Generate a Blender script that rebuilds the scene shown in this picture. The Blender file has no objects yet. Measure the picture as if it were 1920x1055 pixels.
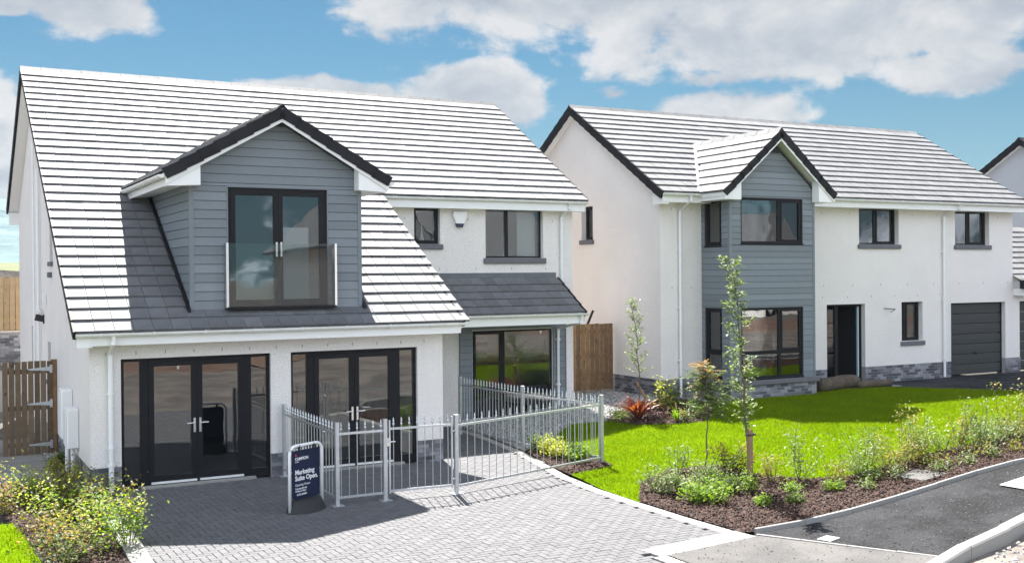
import bpy, bmesh, math, random
import numpy as np
from mathutils import Vector, Matrix
random.seed(7); rng = np.random.default_rng(11)
sc = bpy.context.scene; C = sc.collection
# ------------------------------------------------------------------ camera
CAMPOS = Vector((-2.443, -18.676, 3.468))
r_ = Vector((0.8771607, -0.48012505, -0.00830939)); u_ = Vector((0.01000239, 0.00096402, 0.99994953)); f_ = Vector((0.48009281, 0.87719952, -0.00564697))
cd = bpy.data.cameras.new('camera'); cam = bpy.data.objects.new('camera', cd); C.objects.link(cam); sc.camera = cam
cd.sensor_width = 36; cd.lens = 36*2042.5/1920; cd.clip_start = .1; cd.clip_end = 9000
cam.matrix_world = Matrix(((r_.x, u_.x, -f_.x, CAMPOS.x), (r_.y, u_.y, -f_.y, CAMPOS.y), (r_.z, u_.z, -f_.z, CAMPOS.z), (0, 0, 0, 1)))
# ------------------------------------------------------------------ light
SUN = Vector((.19, .71, 1)).normalized()
sun_el = math.asin(SUN.z); sun_az = math.atan2(SUN.x, SUN.y)
SKY_STRENGTH = .10; SUN_STRENGTH = 5.0; EXPOSURE = 1.75
ld = bpy.data.lights.new('sun', 'SUN'); ld.energy = SUN_STRENGTH; ld.angle = math.radians(.5); ld.color = (1, .965, .91)
lo = bpy.data.objects.new('sun', ld); C.objects.link(lo); lo.rotation_euler = (-SUN).to_track_quat('-Z', 'Y').to_euler()
sc.view_settings.view_transform = 'Standard'; sc.view_settings.look = 'None'; sc.view_settings.gamma = 1
sc.view_settings.use_curve_mapping = False; sc.view_settings.exposure = EXPOSURE

class NT:
    """small helper for node trees"""
    def __init__(s, tree): s.t = tree; s.n = tree.nodes; s.l = tree.links
    def new(s, typ, **kw):
        n = s.n.new(typ)
        for k, v in kw.items(): setattr(n, k, v)
        return n
    def link(s, a, b): s.l.new(a, b)
    def put(s, sock, v):
        if hasattr(v, 'is_output'): s.l.new(v, sock)
        else: sock.default_value = v
    def math(s, op, a, b=None, c=None, clamp=False):
        n = s.new('ShaderNodeMath', operation=op, use_clamp=clamp)
        s.put(n.inputs[0], a)
        if b is not None: s.put(n.inputs[1], b)
        if c is not None: s.put(n.inputs[2], c)
        return n.outputs[0]
    def mix(s, f, a, b, blend='MIX'):
        n = s.new('ShaderNodeMix', data_type='RGBA', blend_type=blend)
        s.put(n.inputs[0], f); s.put(n.inputs[6], a); s.put(n.inputs[7], b)
        return n.outputs[2]
    def ramp(s, f, stops):
        n = s.new('ShaderNodeValToRGB'); e = n.color_ramp.elements
        while len(e) < len(stops): e.new(.5)
        for el, (p, c) in zip(e, stops): el.position = p; el.color = c if len(c) == 4 else (*c, 1)
        s.put(n.inputs[0], f); return n.outputs[0]
    def maprange(s, v, a, b, c=0., d=1., smooth=True):
        n = s.new('ShaderNodeMapRange', interpolation_type='SMOOTHSTEP' if smooth else 'LINEAR')
        s.put(n.inputs[0], v)
        for i, q in enumerate((a, b, c, d)): s.put(n.inputs[i+1], q)
        return n.outputs[0]
    def noise(s, vec, scale, detail=4, rough=.55, dist=0.):
        n = s.new('ShaderNodeTexNoise'); s.put(n.inputs['Vector'], vec); n.inputs['Scale'].default_value = scale
        n.inputs['Detail'].default_value = detail; n.inputs['Roughness'].default_value = rough; n.inputs['Distortion'].default_value = dist
        return n.outputs['Fac']

w = bpy.data.worlds.new('World'); sc.world = w; w.use_nodes = True
N = NT(w.node_tree); N.n.clear()
out = N.new('ShaderNodeOutputWorld'); bg = N.new('ShaderNodeBackground'); bg.inputs['Strength'].default_value = SKY_STRENGTH
sky = N.new('ShaderNodeTexSky', sky_type='NISHITA'); sky.sun_disc = False; sky.sun_elevation = sun_el; sky.sun_rotation = sun_az
sky.altitude = 50; sky.air_density = 1.0; sky.dust_density = .3; sky.ozone_density = 2.0
tc = N.new('ShaderNodeTexCoord'); sep = N.new('ShaderNodeSeparateXYZ'); N.link(tc.outputs['Generated'], sep.inputs[0])
X, Y, Z = sep.outputs
AZ = N.math('MULTIPLY', N.math('ARCTAN2', X, Y), 57.2958)
EL = N.math('MULTIPLY', N.math('ARCSINE', Z), 57.2958)
cmb = N.new('ShaderNodeCombineXYZ'); N.link(X, cmb.inputs[0]); N.link(Y, cmb.inputs[1]); N.link(N.math('MULTIPLY', Z, 1.7), cmb.inputs[2]); DIR = cmb.outputs[0]
def azel(px, py): return 28.69+math.degrees(math.atan((px-960)/2042.)), math.degrees(math.atan((516-.0083*(px-960)-py)/2042.*math.cos(math.atan((px-960)/2042.))))
# cloud banks: centre and half-size in degrees of azimuth and elevation, softness
def blob(px, py, rx, ry, amp=1.):
    a, e = azel(px, py); k = 57.3/2042
    dx = N.math('DIVIDE', N.math('SUBTRACT', AZ, a), rx*k); dy = N.math('DIVIDE', N.math('SUBTRACT', EL, e), ry*k)
    d = N.math('SQRT', N.math('ADD', N.math('MULTIPLY', dx, dx), N.math('MULTIPLY', dy, dy)))
    return N.math('MULTIPLY', N.math('SUBTRACT', 1., d), amp)
field = None
for b in [(1060, -10, 560, 115), (1450, 60, 430, 120), (1760, 10, 330, 90), (1800, 130, 150, 48, .8), (880, 180, 190, 80), (610, 182, 230, 48, .95), (950, 175, 80, 60), (1350, 215, 180, 75), (160, 15, 150, 55), (20, 15, 60, 22), (1150, 178, 45, 20, .5), (-60, 260, 130, 190, .75), (1330, 150, 180, 40, .6)]:
    v = blob(*b); field = v if field is None else N.math('MAXIMUM', field, v)
low = N.noise(DIR, 2.6, 2, .5)
out_field = N.maprange(low, .36, .62, -.6, .9, False)
inview = N.math('MULTIPLY', N.maprange(N.math('ABSOLUTE', N.math('SUBTRACT', AZ, 28.7)), 30., 42., 1., 0.), N.maprange(EL, 15., 24., 1., 0.))
out_field = N.math('SUBTRACT', out_field, N.math('MULTIPLY', inview, 2.))
def gap(az, el, ra, re):
    dx = N.math('DIVIDE', N.math('SUBTRACT', AZ, az), ra); dy = N.math('DIVIDE', N.math('SUBTRACT', EL, el), re)
    return N.math('MULTIPLY', N.maprange(N.math('ADD', N.math('MULTIPLY', dx, dx), N.math('MULTIPLY', dy, dy)), .3, 1.2, 1., 0.), .75)
out_field = N.math('SUBTRACT', out_field, gap(158, 6, 22, 11))       # the blue gap mirrored in the upper panes
field = N.math('MAXIMUM', field, out_field)
n1 = N.noise(DIR, 9., 8, .58, .25); n2 = N.noise(DIR, 34., 5, .6)
dens = N.math('ADD', field, N.math('ADD', N.math('MULTIPLY', N.math('SUBTRACT', n1, .5), 1.9), N.math('MULTIPLY', N.math('SUBTRACT', n2, .5), .45)))
mask = N.maprange(dens, .07, .36)
mask = N.math('MULTIPLY', mask, .93)
up = N.new('ShaderNodeVectorMath', operation='ADD'); N.link(DIR, up.inputs[0]); up.inputs[1].default_value = (.004, .012, .03)
n1u = N.noise(up.outputs[0], 9., 5, .55, .25)
shade = N.math('ADD', N.math('MULTIPLY', N.math('SUBTRACT', n1, n1u), 3.2), N.math('SUBTRACT', .72, N.math('MULTIPLY', dens, .30)))
CL = 1.0
ccol = N.ramp(N.math('ADD', shade, 0., clamp=True), [(0, (1.30, 1.42, 1.64)), (.4, (1.62, 1.71, 1.86)), (.75, (2.02, 2.06, 2.12)), (1, (2.3, 2.3, 2.33))])
sd = N.math('ADD', N.math('MULTIPLY', X, -SUN.x), N.math('MULTIPLY', Y, -SUN.y))       # clouds opposite the sun brightened in colour, as if front-lit, to fill shaded walls
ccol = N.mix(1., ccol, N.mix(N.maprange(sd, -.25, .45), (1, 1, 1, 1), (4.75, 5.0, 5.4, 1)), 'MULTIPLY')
veil = N.maprange(EL, 0., 13., .62, .0)                      # thin white haze low in the sky
skyc = N.mix(1., sky.outputs[0], (.100, .192, .217, 1), 'MULTIPLY')
skyc = N.mix(veil, skyc, (.86, 1.38, 1.74, 1))
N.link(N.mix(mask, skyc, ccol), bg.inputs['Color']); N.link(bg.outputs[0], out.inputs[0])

# ------------------------------------------------------------------ materials
def mat(name, col, rough=.6, var=.0, hvar=0., noise=None, bump=None, spec=.5, metal=0., rnd=0., island=0., speck=None, trans=0., coord='Object', ior=1.5):
    """col base; noise=(scale, amount, colour2); bump=(scale, strength, distance); rnd: brightness change per object; island: per loose piece"""
    m = bpy.data.materials.new(name); m.use_nodes = True; T = NT(m.node_tree); p = T.n['Principled BSDF']
    c = (*col, 1); src = c
    tcn = T.new('ShaderNodeTexCoord'); vec = tcn.outputs[coord]
    if coord == 'World':
        pass
    if noise:
        f = T.noise(vec, noise[0], 5, .6); f = T.maprange(f, .35, .65, 0, 1)
        src = T.mix(T.math('MULTIPLY', f, noise[1]), c, (*noise[2], 1))
    if speck:
        f = T.noise(vec, speck[0], 2, .5); f = T.maprange(f, speck[1], speck[1]+.06, 0, speck[2])
        src = T.mix(f, src, (*speck[3], 1))
    if rnd:
        oi = T.new('ShaderNodeObjectInfo'); r = oi.outputs['Random']
        src = T.mix(1., src, T.ramp(r, [(0, (1-rnd,)*3), (1, (1+rnd,)*3)]), 'MULTIPLY')
    if island:
        g = T.new('ShaderNodeNewGeometry'); r = g.outputs['Random Per Island']
        src = T.mix(1., src, T.ramp(r, [(0, (1-island,)*3), (1, (1+island,)*3)]), 'MULTIPLY')
    T.put(p.inputs['Base Color'], src); p.inputs['Roughness'].default_value = rough; p.inputs['Metallic'].default_value = metal
    p.inputs['Specular IOR Level'].default_value = spec; p.inputs['IOR'].default_value = ior
    if name == 'dark concrete roof tile': p.inputs['Sheen Weight'].default_value = .24; p.inputs['Sheen Roughness'].default_value = .45
    if bump:
        b = T.new('ShaderNodeBump'); b.inputs['Strength'].default_value = bump[1]; b.inputs['Distance'].default_value = bump[2]
        T.link(T.noise(vec, bump[0], 3, .6), b.inputs['Height']); T.link(b.outputs[0], p.inputs['Normal'])
    return m
def leafmat(name, col, tip=None, rough=.55, tr=.5, tips=.35, spec=.4):
    m = bpy.data.materials.new(name); m.use_nodes = True; T = NT(m.node_tree); T.n.clear()
    o = T.new('ShaderNodeOutputMaterial'); g = T.new('ShaderNodeNewGeometry'); r = g.outputs['Random Per Island']
    c2 = tip or tuple(min(1, x*1.7) for x in col); dk = tuple(x*.55 for x in col)
    cc = T.ramp(r, [(0, dk), (.35, col), (1-tips, col), (1, c2)])
    if name == 'lawn grass': tco = T.new('ShaderNodeTexCoord'); cc = T.mix(1., cc, T.ramp(T.noise(tco.outputs['Object'], .9, 6, .7), [(.3, (.72, .80, .8)), (.65, (1.12, 1.06, 1.))]), 'MULTIPLY')
    d = T.new('ShaderNodeBsdfPrincipled'); d.inputs['Specular IOR Level'].default_value = spec; T.link(cc, d.inputs['Base Color']); d.inputs['Roughness'].default_value = rough
    t = T.new('ShaderNodeBsdfTranslucent'); T.link(T.mix(1., cc, (1.25, 1.35, .55, 1), 'MULTIPLY'), t.inputs[0])
    mx = T.new('ShaderNodeMixShader'); mx.inputs[0].default_value = tr; T.link(d.outputs[0], mx.inputs[1]); T.link(t.outputs[0], mx.inputs[2]); T.link(mx.outputs[0], o.inputs[0])
    return m
def glassmat(name, tint=(.80, .84, .85), boost=1.8, add=.05, wav=.0016):
    m = bpy.data.materials.new(name); m.use_nodes = True; T = NT(m.node_tree); T.n.clear()
    o = T.new('ShaderNodeOutputMaterial'); fr = T.new('ShaderNodeFresnel'); fr.inputs[0].default_value = 1.5
    f = T.math('ADD', T.math('MULTIPLY', fr.outputs[0], boost), add, clamp=True)
    a = T.new('ShaderNodeBsdfTransparent'); a.inputs[0].default_value = (*tint, 1); b = T.new('ShaderNodeBsdfGlossy'); b.inputs['Roughness'].default_value = 0.0
    bp = T.new('ShaderNodeBump'); bp.inputs['Strength'].default_value = 1.; bp.inputs['Distance'].default_value = wav
    tcn = T.new('ShaderNodeTexCoord'); T.link(T.noise(tcn.outputs['Object'], 2.2, 1, .4), bp.inputs['Height']); T.link(bp.outputs[0], b.inputs['Normal'])
    mx = T.new('ShaderNodeMixShader'); T.link(f, mx.inputs[0]); T.link(a.outputs[0], mx.inputs[1]); T.link(b.outputs[0], mx.inputs[2]); T.link(mx.outputs[0], o.inputs[0])
    return m
M = {}
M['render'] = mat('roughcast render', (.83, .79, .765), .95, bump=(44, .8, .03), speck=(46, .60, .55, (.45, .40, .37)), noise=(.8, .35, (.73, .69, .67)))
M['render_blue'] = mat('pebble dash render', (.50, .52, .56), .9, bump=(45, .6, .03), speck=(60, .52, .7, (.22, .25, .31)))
M['brick'] = mat('grey facing brick', (.215, .215, .235), .8, rnd=.5, island=.0, bump=(60, .4, .01), noise=(14, .4, (.14, .14, .16)))
M['brick_dark'] = mat('dark facing brick', (.075, .078, .095), .75, rnd=.3, bump=(60, .4, .01))
M['mortar'] = mat('mortar', (.30, .29, .285), .95, bump=(80, .3, .01))
M['tile'] = mat('dark concrete roof tile', (.085, .087, .094), .70, rnd=.2, island=.2, bump=(26, .12, .01), noise=(3, .5, (.14, .142, .15)), spec=.40, ior=1.60)
M['verge'] = mat('charcoal verge cap', (.013, .013, .016), .6, rnd=.2, spec=.2)
M['lead'] = mat('lead flashing', (.10, .11, .125), .55, bump=(9, .3, .02), noise=(5, .5, (.14, .15, .165)))
M['white'] = mat('white upvc', (.80, .80, .80), .35, noise=(2, .2, (.74, .74, .73)))
M['gutter'] = mat('white gutter', (.78, .78, .77), .3, noise=(6, .35, (.62, .61, .57)))
M['cladding'] = mat('blue grey cladding board', (.172, .196, .214), .65, rnd=.14, bump=(90, .15, .004), noise=(8, .25, (.13, .16, .19)))
M['anthracite'] = mat('anthracite frame', (.012, .0125, .015), .5, spec=.14)
M['sill'] = mat('grey cast sill', (.12, .12, .135), .85, bump=(60, .3, .01), noise=(9, .4, (.16, .16, .175)))
M['silver'] = mat('brushed metal', (.72, .72, .72), .28, metal=1.)
M['galv'] = mat('galvanised steel', (.56, .58, .60), .42, metal=.75, noise=(18, .5, (.42, .44, .47)), rnd=.06)
M['glass'] = glassmat('window glass')
M['balglass'] = glassmat('balustrade glass', (.90, .94, .93), 1.0, .03, .001)
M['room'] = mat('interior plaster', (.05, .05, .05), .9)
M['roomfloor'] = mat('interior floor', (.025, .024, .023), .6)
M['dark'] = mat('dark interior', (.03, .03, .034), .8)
M['paving'] = mat('charcoal block paving', (.105, .103, .108), .75, rnd=.11, island=.11, bump=(70, .45, .01), noise=(9, .4, (.155, .153, .158)), spec=.35)
M['joint'] = mat('jointing sand', (.065, .064, .066), .95)
M['edging'] = mat('buff edging block', (.33, .305, .28), .7, rnd=.12, bump=(60, .4, .01), noise=(9, .3, (.27, .25, .235)))
M['concrete'] = mat('pale concrete', (.29, .28, .265), .85, rnd=.08, bump=(50, .4, .01), noise=(5, .5, (.22, .215, .205)))
M['slab'] = mat('paving slab', (.22, .215, .205), .85, rnd=.1, bump=(40, .3, .01), noise=(4, .5, (.24, .235, .225)))
M['oldslab'] = mat('weathered slab', (.13, .125, .12), .9, noise=(6, .6, (.09, .085, .08)), bump=(40, .4, .01))
M['kerb'] = mat('kerb concrete', (.26, .255, .245), .8, rnd=.06, bump=(70, .4, .01), noise=(6, .5, (.27, .265, .25)))
def groundmat(name, c1, c2, c3, s1, s2, rough=.85, bs=60, bd=.015, spec=.5):
    m = bpy.data.materials.new(name); m.use_nodes = True; T = NT(m.node_tree); p = T.n['Principled BSDF']; tcn = T.new('ShaderNodeTexCoord'); v = tcn.outputs['Object']
    a = T.mix(T.maprange(T.noise(v, s1, 6, .65), .38, .62), (*c1, 1), (*c2, 1)); a = T.mix(T.maprange(T.noise(v, s2, 3, .7), .55, .68), a, (*c3, 1))
    T.link(a, p.inputs['Base Color']); p.inputs['Roughness'].default_value = rough; p.inputs['Specular IOR Level'].default_value = spec
    b = T.new('ShaderNodeBump'); b.inputs['Strength'].default_value = .7; b.inputs['Distance'].default_value = bd; T.link(T.noise(v, bs, 4, .7), b.inputs['Height']); T.link(b.outputs[0], p.inputs['Normal'])
    return m
M['asphalt'] = groundmat('fresh asphalt', (.018, .018, .020), (.045, .045, .050), (.080, .080, .083), 1.1, 24, .85, 40, .06, .2)
M['tarmac'] = groundmat('dusty tarmac', (.075, .072, .070), (.125, .115, .110), (.17, .16, .155), 1.1, 34, .85)
M['road'] = groundmat('muddy road', (.11, .095, .085), (.22, .185, .16), (.07, .065, .065), .7, 8, .85)
M['soil'] = groundmat('brown soil', (.15, .085, .06), (.22, .14, .10), (.09, .06, .045), .35, 4, .95, 9, .1)
M['mulchbase'] = groundmat('bark mulch bed', (.045, .024, .022), (.07, .038, .034), (.10, .065, .06), 5, 40, .9)
M['gravel'] = groundmat('gravel bed', (.26, .255, .25), (.36, .35, .335), (.16, .16, .16), 12, 40, .9, 40, .04)
M['moundsoil'] = groundmat('dark dug soil', (.05, .045, .042), (.09, .08, .075), (.03, .028, .027), .8, 5, .95, 6, .2, .1)
M['earth'] = groundmat('grey gravelly earth', (.13, .125, .115), (.18, .17, .155), (.09, .085, .08), .5, 9, .95, 20, .05, .1)
M['turf'] = groundmat('turf base', (.10, .18, .003), (.13, .22, .004), (.08, .15, .004), .8, 14, 1., spec=0.)
M['field'] = groundmat('rough field', (.08, .13, .03), (.15, .13, .07), (.07, .12, .02), .06, .5, .95, 1, .2)
M['hill'] = groundmat('haze tinted hill', (.045, .095, .11), (.11, .17, .17), (.03, .07, .085), .02, .09, 1, .05, 1)  # blue grey put into the hill colour to stand in for distance haze
M['chip'] = mat('bark chip', (.055, .028, .020), .8, island=.8, spec=.25)
M['stone'] = mat('gravel stone', (.34, .33, .32), .8, island=.45)
M['gritstone'] = mat('tarmac grit', (.11, .105, .10), .9, island=.8)
M['rubble'] = mat('rubble stone', (.30, .28, .26), .9, rnd=.3, bump=(12, .5, .02))
M['bark'] = mat('young bark', (.10, .075, .055), .85, bump=(40, .4, .01), noise=(20, .5, (.15, .13, .10)))
M['timber'] = mat('treated timber', (.29, .165, .072), .8, rnd=.3, bump=(14, .3, .006), noise=(6, .6, (.135, .08, .04)), speck=(7, .66, .8, (.055, .03, .015)))
M['timber_grey'] = mat('weathered timber', (.150, .102, .060), .85, rnd=.3, bump=(14, .3, .006), noise=(6, .6, (.10, .068, .04)), speck=(7, .66, .8, (.05, .03, .015)))
M['timber_light'] = mat('light timber', (.33, .235, .125), .8, rnd=.18, bump=(14, .3, .006), noise=(6, .5, (.25, .165, .08)), speck=(7, .68, .7, (.10, .05, .02)))
M['stake'] = mat('timber stake', (.27, .18, .10), .85, noise=(8, .5, (.19, .12, .065)), bump=(20, .3, .006))
M['garage'] = mat('anthracite garage door', (.045, .048, .048), .5, noise=(3, .3, (.055, .058, .058)), spec=.2)
M['rubber'] = mat('black rubber', (.022, .022, .024), .7)
M['navy'] = mat('navy sign print', (.010, .017, .050), .5, spec=.2)
M['print'] = mat('white print', (.82, .82, .84), .5)
M['red'] = mat('red print', (.55, .02, .04), .5)
M['bluefilm'] = mat('blue protective film', (.16, .33, .46), .4)
M['paper'] = mat('white paper', (.82, .82, .80), .7)
M['blackbox'] = mat('black plastic', (.012, .012, .014), .4)
M['alarmblue'] = mat('dark blue plastic', (.010, .016, .06), .3)
M['hessian'] = mat('rolled brown matting', (.07, .048, .036), .95, bump=(30, .8, .02), noise=(6, .7, (.13, .105, .08)))
M['leaf'] = leafmat('mid green leaf', (.070, .125, .022), (.22, .28, .05))
M['leaf_lime'] = leafmat('lime green leaf', (.16, .27, .02), (.34, .42, .05))
M['leaf_yellow'] = leafmat('variegated yellow leaf', (.38, .40, .05), (.62, .58, .16), tips=.5)
M['leaf_bronze'] = leafmat('bronze tipped leaf', (.22, .22, .05), (.36, .24, .09), tips=.45)
M['leaf_pink'] = leafmat('coral young leaf', (.34, .20, .08), (.55, .27, .15))
M['leaf_grey'] = leafmat('grey green leaf', (.15, .21, .07), (.36, .40, .24), tr=.4)
M['leaf_red'] = leafmat('red strap leaf', (.26, .065, .04), (.46, .17, .12), rough=.35)
M['leaf_purple'] = leafmat('purple leaf', (.11, .05, .06), (.25, .14, .14), tr=.25)
M['grass'] = leafmat('lawn grass', (.18, .25, .006), (.24, .31, .010), rough=1., tr=.5, spec=0.)

# ------------------------------------------------------------------ helpers
class MB:
    def __init__(s): s.v = []; s.f = []
    def poly(s, pts): n = len(s.v); s.v += [tuple(p) for p in pts]; s.f.append(tuple(range(n, n+len(pts))))
    def box(s, x0, x1, y0, y1, z0, z1):
        n = len(s.v); s.v += [(x0, y0, z0), (x1, y0, z0), (x1, y1, z0), (x0, y1, z0), (x0, y0, z1), (x1, y0, z1), (x1, y1, z1), (x0, y1, z1)]
        s.f += [tuple(n+i for i in q) for q in ((0, 3, 2, 1), (4, 5, 6, 7), (0, 1, 5, 4), (1, 2, 6, 5), (2, 3, 7, 6), (3, 0, 4, 7))]; return s
    def cbox(s, x0, x1, y0, y1, z0, z1, c=.008):       # box with chamfered upper and front edges (all twelve)
        bm = bmesh.new(); bmesh.ops.create_cube(bm, size=1)
        for v in bm.verts: v.co = Vector(((x0+x1)/2+v.co.x*(x1-x0), (y0+y1)/2+v.co.y*(y1-y0), (z0+z1)/2+v.co.z*(z1-z0)))
        bmesh.ops.bevel(bm, geom=bm.edges[:], offset=c, segments=1, affect='EDGES'); s.addbm(bm); return s
    def addbm(s, bm):
        n = len(s.v); bm.verts.ensure_lookup_table(); s.v += [tuple(v.co) for v in bm.verts]; s.f += [tuple(n+v.index for v in f.verts) for f in bm.faces]; bm.free()
    def prism(s, pts, d):                               # closed outline extruded along vector d
        n = len(s.v); k = len(pts); d = Vector(d); s.v += [tuple(p) for p in pts]+[tuple(Vector(p)+d) for p in pts]
        s.f.append(tuple(range(n, n+k))); s.f.append(tuple(range(n+2*k-1, n+k-1, -1)))
        for i in range(k): j = (i+1) % k; s.f.append((n+i, n+k+i, n+k+j, n+j))
        return s
    def tube(s, pts, r, n=8, r2=None, caps=True):
        pts = [Vector(p) for p in pts]; rings = []; L = len(pts)
        for i, p in enumerate(pts):
            t = (pts[min(i+1, L-1)]-pts[max(i-1, 0)]).normalized(); a = t.cross(Vector((0, 0, 1)) if abs(t.z) < .9 else Vector((1, 0, 0))).normalized(); b = t.cross(a)
            rr = r if r2 is None else r+(r2-r)*i/(L-1); base = len(s.v)
            s.v += [tuple(p+a*rr*math.cos(2*math.pi*k/n)+b*rr*math.sin(2*math.pi*k/n)) for k in range(n)]; rings.append(base)
        for i in range(L-1):
            for k in range(n): q = (k+1) % n; s.f.append((rings[i]+k, rings[i]+q, rings[i+1]+q, rings[i+1]+k))
        if caps: s.f.append(tuple(rings[0]+k for k in range(n))[::-1]); s.f.append(tuple(rings[-1]+k for k in range(n)))
        return s
    def lathe(s, prof, c, n=8):
        base = []
        for (r, z) in prof: base.append(len(s.v)); s.v += [(c[0]+r*math.cos(2*math.pi*k/n), c[1]+r*math.sin(2*math.pi*k/n), c[2]+z) for k in range(n)]
        for i in range(len(prof)-1):
            for k in range(n): q = (k+1) % n; s.f.append((base[i]+k, base[i]+q, base[i+1]+q, base[i+1]+k))
        s.f.append(tuple(base[0]+k for k in range(n))[::-1]); s.f.append(tuple(base[-1]+k for k in range(n))); return s
    def rot(s, Mx): s.v = [tuple(Mx @ Vector(p)) for p in s.v]; return s
    def add(s, o, Mx=None):
        n = len(s.v); s.v += [tuple(Mx @ Vector(p)) for p in o.v] if Mx else o.v; s.f += [tuple(n+i for i in q) for q in o.f]
    def mesh(s, name, m, smooth=False):
        me = bpy.data.meshes.new(name); me.from_pydata(s.v, [], s.f); me.update()
        if m: me.materials.append(m)
        if smooth:
            for p in me.polygons: p.use_smooth = True
        return me
    def build(s, name, m, parent=None, loc=(0, 0, 0), smooth=False, **kw):
        return put(name, s.mesh(name, m, smooth), parent, loc, **kw)
def put(name, me, parent=None, loc=(0, 0, 0), rot=None, **kw):
    o = bpy.data.objects.new(name, me); C.objects.link(o); o.parent = parent
    if isinstance(loc, Matrix): o.matrix_local = loc
    else:
        o.location = loc
        if rot: o.rotation_euler = rot
    for k, v in kw.items(): o[k] = v
    return o
def thing(name, label, cat, loc=(0, 0, 0), rotz=0, group=None):
    o = bpy.data.objects.new(name, None); C.objects.link(o); o.location = loc; o.rotation_euler = (0, 0, rotz); o.empty_display_size = .2
    o['label'] = label; o['category'] = cat
    if group: o['group'] = group
    return o
def basis(P, U, V, W): return Matrix(((U[0], V[0], W[0], P[0]), (U[1], V[1], W[1], P[1]), (U[2], V[2], W[2], P[2]), (0, 0, 0, 1)))
FRONT = lambda P: basis(P, (1, 0, 0), (0, 1, 0), (0, 0, 1))         # a to the right, b inward, z up, seen from outside
LEFT = lambda P: basis(P, (0, -1, 0), (1, 0, 0), (0, 0, 1))         # wall facing -x
RIGHT = lambda P: basis(P, (0, 1, 0), (-1, 0, 0), (0, 0, 1))        # wall facing +x
BACK = lambda P: basis(P, (-1, 0, 0), (0, -1, 0), (0, 0, 1))

def wall(mb, Mx, a0, a1, z0, top, holes=(), th=.3, extra=()):
    """wall sheet with thickness in frame Mx; top is a height or a function of a; holes = (a0,a1,z0,z1)"""
    tf = top if callable(top) else (lambda a: top)
    br = sorted(set([a0, a1]+[h[0] for h in holes]+[h[1] for h in holes]+list(extra))); br = [b for b in br if a0 <= b <= a1]
    t = MB()
    for l, r in zip(br[:-1], br[1:]):
        hs = sorted([h for h in holes if h[0] <= l+1e-6 and h[1] >= r-1e-6], key=lambda h: h[2]); z = z0
        for h in hs:
            if h[2] > z+1e-5:
                for b in (0, th): t.poly([(l, b, z), (r, b, z), (r, b, h[2]), (l, b, h[2])])
            z = h[3]
        if min(tf(l), tf(r)) > z:
            for b in (0, th): t.poly([(l, b, z), (r, b, z), (r, b, tf(r)), (l, b, tf(l))])
        t.poly([(l, 0, tf(l)), (r, 0, tf(r)), (r, th, tf(r)), (l, th, tf(l))])
    for h in holes:
        x0, x1, q0, q1 = h
        t.poly([(x0, 0, q0), (x0, th, q0), (x0, th, q1), (x0, 0, q1)]); t.poly([(x1, 0, q0), (x1, th, q0), (x1, th, q1), (x1, 0, q1)])
        t.poly([(x0, 0, q1), (x1, 0, q1), (x1, th, q1), (x0, th, q1)])
        if q0 > z0: t.poly([(x0, 0, q0), (x1, 0, q0), (x1, th, q0), (x0, th, q0)])
    for a in (a0, a1): t.poly([(a, 0, z0), (a, th, z0), (a, th, tf(a)), (a, 0, tf(a))])
    for l, r in zip(br[:-1], br[1:]):
        if not any(h[0] <= l+1e-6 and h[1] >= r-1e-6 and h[2] <= z0+1e-6 for h in holes): t.poly([(l, 0, z0), (r, 0, z0), (r, th, z0), (l, th, z0)])
    mb.add(t, Mx)
def ring(mb, a0, a1, z0, z1, t, b0, b1, tb=None):
    tb = t if tb is None else tb
    mb.box(a0, a1, b0, b1, z1-t, z1); mb.box(a0, a1, b0, b1, z0, z0+tb); mb.box(a0, a0+t, b0, b1, z0+tb, z1-t); mb.box(a1-t, a1, b0, b1, z0+tb, z1-t)
def window(par, Mx, w, h, cells, setb=.10, sill=None, name='window', sillmat='sill', sillt=.09, board=False):
    """cells: (a0,a1,z0,z1,sash) inside the opening, local to its lower left corner"""
    fr = MB()
    for (a0, a1, z0, z1, s) in cells:
        ring(fr, a0, a1, z0, z1, .045, setb, setb+.07)
        if s: ring(fr, a0+.045, a1-.045, z0+.045, z1-.045, .045, setb-.012, setb+.055)
    fr.rot(Mx); W = fr.build(name, M['anthracite'], par)
    for (a0, a1, z0, z1, s) in cells:
        k = .09 if s else .045
        g = MB().box(a0+k+.001, a1-k-.001, setb+.022, setb+.040, z0+k+.001, z1-k-.001).rot(Mx); g.build('pane', M['glass'], W)
    if sill:
        l, r, pr = sill
        sb = MB().cbox(-l, w+r, -pr, setb-.002, -sillt-.004, -.004, .012).rot(Mx); sb.build('sill', M[sillmat], W)
    return W
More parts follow.
